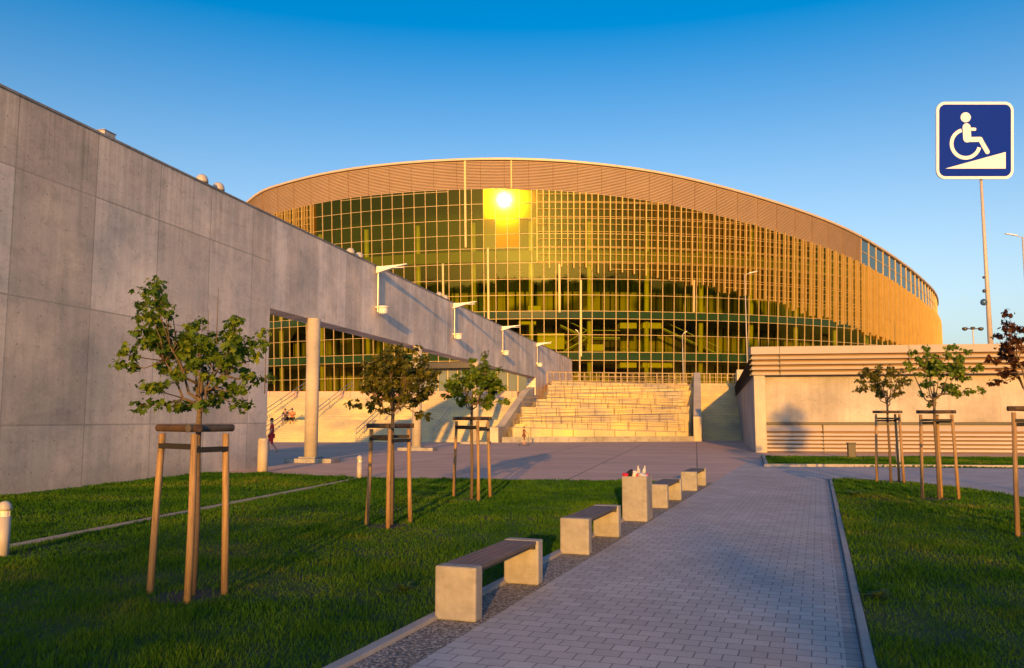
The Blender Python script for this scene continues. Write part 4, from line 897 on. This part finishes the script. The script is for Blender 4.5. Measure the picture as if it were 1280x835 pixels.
young_tree(B1, 1.78, tf, M['leaf'], 'nearest leafy young tree, tall against the grey concrete wall', 3, .051, 22, .10, .030, bare=[(.14, 0, 3.0), (.3, .1, 2.75), (.62, .05, 2.5), (-.02, .2, 2.82)])
support(B1, s1, 1.62, 'nearest and tallest-looking timber support, around the tree by the grey wall', ((0, 1), (1, 2)))
s2 = gw((458, 658), (485, 662), (513, 656)); B2 = (-1.94, 13.75); BARE += [(B2[0], B2[1] - .2, .4)]
young_tree(B2, 1.75, ell(84, .08, 2.34, .68, .56, .55, 8, -.85) + [(-.7, 0, 1.95), (.55, .1, 1.75), (-.45, 0, 2.6), (.35, 0, 2.85)], M['leaf_olive'], 'middle left young tree with dull olive leaves before the second column', 8, .062, 19, .11)
support(B2, s2, 1.60, 'timber support around the middle left tree', ((0, 2), (0, 1), (1, 2)))
s3 = gw((567, 622), (598, 628), (613, 624)); B3 = (-.86, 18.1); BARE += [(B3[0], B3[1] - .2, .4)]
young_tree(B3, 1.85, ell(66, .05, 2.38, .62, .50, .5, 21, -.85) + [(.25, 0, 3.0), (.28, 0, 3.12), (.6, 0, 2.75), (.75, 0, 2.1), (-.6, 0, 2.2), (.0, 0, 2.95)], M['leaf'], 'farthest left young tree, sunlit yellow-green crown in front of the steps', 21, .070, 18, .115)
support(B3, s3, 1.72, 'timber support around the farthest left tree by the plaza edge', ((0, 1), (0, 2), (1, 2)))
s4 = gw((1096, 604), (1121, 602), (1132, 605)); s4 = [s4[0], (10.45, 22.55), (10.05, 23.2)]; B4 = (10.2, 22.9)
s4 = [(9.76, 22.75), (10.42, 22.6), (10.45, 22.95)]; BARE += [(B4[0], B4[1], .35)]
young_tree(B4, 2.05, ell(64, -.1, 2.72, .78, .52, .55, 31, -.8) + [(-.85, 0, 2.5), (-.7, 0, 2.7)], M['leaf_olive'], 'thinner olive young tree left of the pair before the louvred building', 31, .064, 13, .11)
support(B4, s4, 1.90, 'timber support around the thinner tree of the right-hand pair', ((0, 1), (1, 2), (0, 2)))
s5 = [G(1153, 625), G(1199, 626), (9.25, 18.35)]; B5 = (9.02, 18.0); BARE += [(B5[0], B5[1], .5)]
tf5 = img_tufts(B5, 18., [(1138, 440), (1150, 436), (1185, 435), (1198, 432), (1212, 438), (1206, 448), (1135, 455), (1148, 455), (1160, 450), (1172, 452), (1185, 450), (1198, 456), (1212, 460), (1222, 458), (1140, 468), (1155, 466), (1170, 465), (1184, 468), (1198, 470), (1210, 472), (1150, 480), (1165, 480), (1178, 484), (1192, 482), (1205, 488), (1216, 488), (1160, 492), (1174, 495), (1186, 492), (1170, 503)], .5, 41)
young_tree(B5, 1.98, tf5 + ell(14, .1, 2.75, .5, .4, .45, 43), M['leaf'], 'fuller green young tree right of the pair before the louvred building', 41, .070, 20, .125)
support(B5, s5, 1.86, 'timber support around the fuller green tree of the right-hand pair', ((0, 1), (1, 2), (0, 2)))
s6 = [G(1272, 672), (8.15, 12.2), (7.85, 12.85)]; B6 = (7.75, 12.5); BARE += [(B6[0], B6[1], .4)]
tf6 = img_tufts(B6, 12.4, [(1256, 392), (1262, 402), (1252, 412), (1264, 418), (1254, 430), (1266, 436), (1256, 446), (1270, 452), (1274, 440), (1278, 425), (1280, 410), (1266, 462), (1276, 470), (1252, 466), (1262, 474), (1284, 455)], .35, 51)
young_tree(B6, 1.95, tf6 + ell(40, .25, 2.75, .62, .62, .6, 53), M['leaf_copper'], 'copper-leaved young tree at the right edge of the picture', 51, .056, 18, .10)
support(B6, s6, 1.86, 'timber support cut off by the right edge of the picture', ((0, 1), (1, 2), (0, 2)))
m = MB()
for bx_, by_, br_ in BARE:
    pts = [(bx_ + br_ * (1 + .15 * math.sin(3 * a + bx_)) * math.cos(a), by_ + br_ * (1 + .15 * math.cos(2 * a)) * math.sin(a), .016) for a in np.linspace(0, 2 * math.pi, 18, endpoint=False)]; m.poly(pts)
struct('bare_soil', m, M['bare'])
# grass
BND = lambda x0, x1: [(5.0, 7.5, x0, x1, 3600, .0065), (7.5, 10, x0, x1, 2400, .0085), (10, 14, x0, x1, 1500, .012), (14, 20, x0, x1, 900, .018), (20, 28, x0, x1, 600, .026)]
grass('left_lawn_grass', LL, [(a, b, max(x0, -.66 * b - 1.2), x1, d, w_) for a, b, x0, x1, d, w_ in BND(-12, 4)], 'dark green mown lawn beside the paved path, crossed by a pale trail')
grass('right_lawn_grass', RL, [(a, b, x0, min(x1, .66 * b + 1.2), d, w_) for a, b, x0, x1, d, w_ in BND(1.5, 13)], 'green lawn with dry patches right of the paved path')
grass('verge_grass', FS, [(26, 40, 8, 30, 330, .04)], 'narrow strip of grass below the louvred building')
# ------------------------------------------------------------------ people
def skin_mesh(name, verts, edges, radii, mat, parent, sub=2):
    me = bpy.data.meshes.new(name); me.from_pydata(verts, edges, []); o = bpy.data.objects.new(name, me); COL.objects.link(o)
    o.modifiers.new('skin', 'SKIN').use_smooth_shade = True
    for v, rr in zip(me.skin_vertices[0].data, radii): v.radius = (rr, rr) if not isinstance(rr, tuple) else rr
    me.skin_vertices[0].data[0].use_root = True
    sb = o.modifiers.new('sub', 'SUBSURF'); sb.levels = sb.render_levels = sub
    dg = bpy.context.evaluated_depsgraph_get(); em = bpy.data.meshes.new_from_object(o.evaluated_get(dg)); em.materials.clear(); em.materials.append(mat)
    o.modifiers.clear(); o.data = em; o.parent = parent; return o
def person(loc, rz, label, J, shirt, trousers, hair, scale=1.0):
    """J: joints in metres for a 1.75 m adult"""
    r = empty('person', loc, rz, label, 'person'); r.scale = (scale,) * 3
    V = []; E = []; Rr = []
    def add(p, rr, par=None):
        V.append(tuple(p)); Rr.append(rr); i = len(V) - 1
        if par is not None: E.append((par, i))
        return i
    pv = add(J['pelvis'], (.155, .11)); wa = add(J['waist'], (.135, .10), pv); ch = add(J['chest'], (.165, .115), wa); nb = add(J['neck'], .058, ch)
    hd = Vector(J['head']); nk = Vector(J['neck']); up = (hd - nk).normalized()
    h1 = add(hd - up * .055, .075, nb); h2 = add(hd + up * .02, (.082, .098), h1); add(hd + up * .10, .07, h2)
    fw = Vector(J.get('face', (0, -1, 0))); add(hd + fw * .098, .022, h2)
    for s in ('l', 'r'):
        sh = add(J['shoulder_' + s], .062, ch); el = add(J['elbow_' + s], .042, sh); wr = add(J['wrist_' + s], .028, el)
        d = (Vector(J['wrist_' + s]) - Vector(J['elbow_' + s])).normalized(); pl = add(Vector(J['wrist_' + s]) + d * .07, .032, wr); sx = d.cross(Vector((0, 1, .2))).normalized()
        for k in range(4): add(Vector(V[pl]) + d * (.075 - .01 * abs(k - 1)) + sx * (k - 1.5) * .022, .009, pl)
        add(Vector(V[pl]) + d * .02 + sx * .055, .010, pl)
        hp = add(J['hip_' + s], .085, pv); kn = add(J['knee_' + s], .056, hp); an = add(J['ankle_' + s], .038, kn); ft = Vector(J['ankle_' + s]) + Vector(J['toe_' + s]); add(Vector(J['ankle_' + s]) + Vector((0, 0, -.05)), .04, an); add(ft, .035, len(V) - 1)
    body = skin_mesh('body', V, E, Rr, M['skin'], r)
    def cl(name, names, radii, mat, links):
        skin_mesh(name, [J[n] if isinstance(n, str) else n for n in names], links, radii, mat, r)
    mid = lambda a, b, t: tuple(Vector(J[a]).lerp(Vector(J[b]), t))
    cl('shirt', ['waist', 'chest', 'shoulder_l', 'shoulder_r', mid('shoulder_l', 'elbow_l', .75), mid('shoulder_r', 'elbow_r', .75), mid('pelvis', 'waist', .2), mid('chest', 'neck', .6)], [(.155, .12), (.18, .13), .078, .078, .062, .062, (.165, .125), .07], shirt, [(0, 1), (1, 2), (1, 3), (2, 4), (3, 5), (0, 6), (1, 7)])
    cl('trousers', ['pelvis', 'hip_l', 'hip_r', 'knee_l', 'knee_r', mid('knee_l', 'ankle_l', J.get('tl', .3)), mid('knee_r', 'ankle_r', J.get('tl', .3))], [(.165, .125), .10, .10, .072, .072, .062, .062], trousers, [(0, 1), (0, 2), (1, 3), (2, 4), (3, 5), (4, 6)])
    m = MB(); m.lathe([(.085, -.02), (.095, .02), (.088, .07), (.05, .108), (.01, .118)], 14); hr = m.build('hair', hair, r, smooth=True); hr.location = hd - fw * .015 + up * .02
    return r
stand = dict(pelvis=(0, 0, .93), waist=(0, .01, 1.08), chest=(0, .02, 1.30), neck=(0, .0, 1.50), head=(0, -.02, 1.64), shoulder_l=(-.19, .01, 1.40), shoulder_r=(.19, .01, 1.40), elbow_l=(-.24, .06, 1.12), elbow_r=(.25, -.02, 1.12), wrist_l=(-.24, -.05, .88), wrist_r=(.22, -.16, .92), hip_l=(-.10, 0, .86), hip_r=(.10, 0, .86), knee_l=(-.12, -.16, .50), knee_r=(.11, .02, .48), ankle_l=(-.12, -.10, .09), ankle_r=(.12, .30, .12), toe_l=(0, -.16, -.05), toe_r=(0, -.14, -.07), tl=.1)
person((-12.25, 43.1, 0), R(-70), 'person in a red top walking past the end of the solid wall', stand, M['red'], M['red'], M['hair'])
sit = dict(pelvis=(0, 0, .09), waist=(0, -.04, .24), chest=(0, -.12, .46), neck=(0, -.2, .62), head=(0, -.26, .74), face=(0, -.95, -.2), shoulder_l=(-.19, -.13, .55), shoulder_r=(.19, -.13, .55), elbow_l=(-.25, -.32, .36), elbow_r=(.25, -.32, .36), wrist_l=(-.12, -.5, .38), wrist_r=(.12, -.5, .38), hip_l=(-.10, -.05, .08), hip_r=(.10, -.05, .08), knee_l=(-.15, -.46, .12), knee_r=(.15, -.46, .12), ankle_l=(-.14, -.52, -.28), ankle_r=(.14, -.50, -.28), toe_l=(0, -.15, -.04), toe_r=(0, -.15, -.04), tl=.6)
p1x = ZY(358, 525, 67.)[0]; p2x = ZY(365.5, 525, 67.)[0]
person((p1x, 66.95, 1.67), R(-8), 'person in dark clothes sitting on the steps, left of the seated pair', sit, M['navy'], M['navy'], M['hair'])
person((p2x, 66.95, 1.67), R(10), 'person in an orange top sitting on the steps, right of the seated pair', sit, M['orange'], M['navy'], M['hair'])
cx_, cy_ = G(655, 557)
person((cx_, cy_, .08), R(75), 'small child in brown riding a scooter on the plaza before the ramps', dict(stand, ankle_l=(-.08, -.03, .09), ankle_r=(.08, .12, .09), knee_l=(-.09, -.08, .48), knee_r=(.09, -.02, .48), elbow_l=(-.24, -.15, 1.16), elbow_r=(.24, -.15, 1.16), wrist_l=(-.18, -.38, 1.08), wrist_r=(.18, -.38, 1.08)), M['brown'], M['brown'], M['hair'], .66)
sc_ = empty('scooter', (cx_, cy_, 0), R(75), 'small dark kick scooter under the child', 'scooter'); m = MB(); m.box(-.06, .06, -.22, .3, .055, .08); m.build('deck', M['dark'], sc_)
m = MB(); m.tube([(0, -.27, .06), (0, -.30, .66)], .014, 6); m.build('stem', M['dark'], sc_); m = MB(); m.tube([(-.17, -.30, .66), (.17, -.30, .66)], .014, 6); m.build('handlebar', M['dark'], sc_)
for yy in (-.28, .33): m = MB(); m.tube([(-.015, yy, .05), (.015, yy, .05)], .05, 14); m.build('wheel', M['black'], sc_)
# ------------------------------------------------------------------ trees behind the camera that shade the foreground
def big_tree(x, y, h, rad, seed, lbl):
    rg = random.Random(seed); r = empty('broadleaf_tree', (x, y, 0), 0, lbl, 'tree', 'tall trees behind the lawn'); m = MB(); m.tube([(0, 0, -.2), (.1, 0, h * .3), (0, .1, h * .6), (0, 0, h * .85)], [.28, .22, .14, .05], 9); tufts = []
    for i in range(60):
        v = Vector((rg.gauss(0, 1), rg.gauss(0, 1), rg.gauss(0, 1))).normalized() * rg.uniform(.35, 1); t = Vector((v.x * rad, v.y * rad, h * .62 + v.z * h * .40)); tufts.append(tuple(t))
        if i % 3 == 0: m.tube([(0, 0, h * rg.uniform(.3, .6)), t * .5 + Vector((0, 0, h * .28)), t], [.09, .05, .02], 5)
    m.build('trunk', M['bark'], r); leaves('crown', tufts, .30, 34, rad * .30, M['leaf'], r, seed); return r
for i, (x, y, h, rad) in enumerate([(-15, -62, 10.0, 4.2), (-4, -66, 10.3, 4.4), (5, -60, 9.9, 4.4), (13, -64, 8.2, 4), (-24, -66, 12.5, 5), (-33, -60, 13.5, 5), (22, -66, 8.2, 4.4), (-19, -40, 10.0, 3.6)]):
    big_tree(x - 7, y, h, rad, 100 + i, ['tall tree behind the lawn, far to the left', 'tall tree behind the lawn'][1] + ', number of its row counted from the wall: ' + str(i) if False else ['round tree behind the lawn beside the tallest pair', 'middling tree behind the lawn in line with the path start', 'round tree directly behind the viewpoint', 'low tree behind the right lawn', 'second tallest tree behind the concrete wall end', 'tallest tree behind the concrete wall end', 'lowest wide tree behind the right lawn', 'tree standing close behind the concrete wall end'][i])

sx_, sy_ = 14.3 - math.tan(R(SUN_H)) * 55, 43.3 - 55
slt = empty('slender_tree', (sx_, sy_, 0), 0, 'slender tall tree with a small high crown behind the viewpoint, beside the path', 'tree')
m = MB(); m.tube([(0, 0, -.1), (.05, 0, 3), (-.04, 0, 6.2), (0, 0, 8.2)], [.10, .08, .06, .02], 8)
tfs = ell(64, 0, 8.0, 1.05, 1.25, .95, 77, -.95)
for t in tfs[::2]: m.tube([(0, 0, t[2] - .7), (t[0] * .5, t[1] * .5, t[2] - .35), t], [.03, .02, .008], 5)
m.build('trunk', M['bark'], slt, smooth=True); leaves('crown', tfs,   .11, 30, .26, M['leaf'], slt, 77)

m = MB(); rg = random.Random(9); prev = None
ang = np.linspace(-75, 75, 420); hs_ = []
for k, a in enumerate(ang):
    h = 44 + 3 * math.sin(a * .21) + 2 * math.sin(a * .71 + 1) + rg.uniform(-2.5, 2.5); d = 700 + 40 * math.sin(a * .2); t = R(180 + SUN_H + a); ux, uy = math.sin(t), math.cos(t)
    q = [(ux * (d - 160), uy * (d - 160), -1), (ux * (d - 60), uy * (d - 60), h * .55 + rg.uniform(-2, 2)), (ux * d, uy * d, h), (ux * (d + 200), uy * (d + 200), -1)]
    if prev:
        for u, v in ((0, 1), (1, 2), (2, 3)): m.quad(prev[u], q[u], q[v], prev[v])
    prev = q
struct('unseen_ridge', m, simple('far_wood', (.03, .045, .015), .95, 0, .5, .05))  # unseen wooded ridge, added so the lower arena glass reflects something dark
def weed(px, py, n, L, lbl):
    x, y = G(px, py); r = empty('weed', (x, y, .02), 0, lbl, 'weed'); rg = random.Random(px); m = MB()
    for k in range(n):
        a = k * 2.4 + rg.uniform(-.3, .3); l = L * rg.uniform(.6, 1.1); c, s_ = math.cos(a), math.sin(a); w_ = l * .22
        p = lambda t, o, z: (c * l * t - s_ * o, s_ * l * t + c * o, z)
        zz = rg.uniform(.3, .9) * l
        m.quad(p(0, -.004, 0), p(.45, -w_, zz * .7), p(.45, w_, zz * .7), p(0, .004, 0)); m.quad(p(.45, -w_, zz * .7), p(1, -.01, zz * .75), p(1, .01, zz * .75), p(.45, w_, zz * .7))
    m.build('leaf_rosette', M['weedleaf'], r)
M['weedleaf'] = simple('weed_leaf', (.03, .085, .008), .9, 0, .3, 12)
weed(1096, 752, 26, .15, 'broad-leaved weed in the right lawn close to the kerb'); weed(505, 742, 24, .14, 'broad-leaved weed in the left lawn beside the nearest bench'); weed(1068, 622, 16, .22, 'dark weed clump near the far corner of the right lawn')
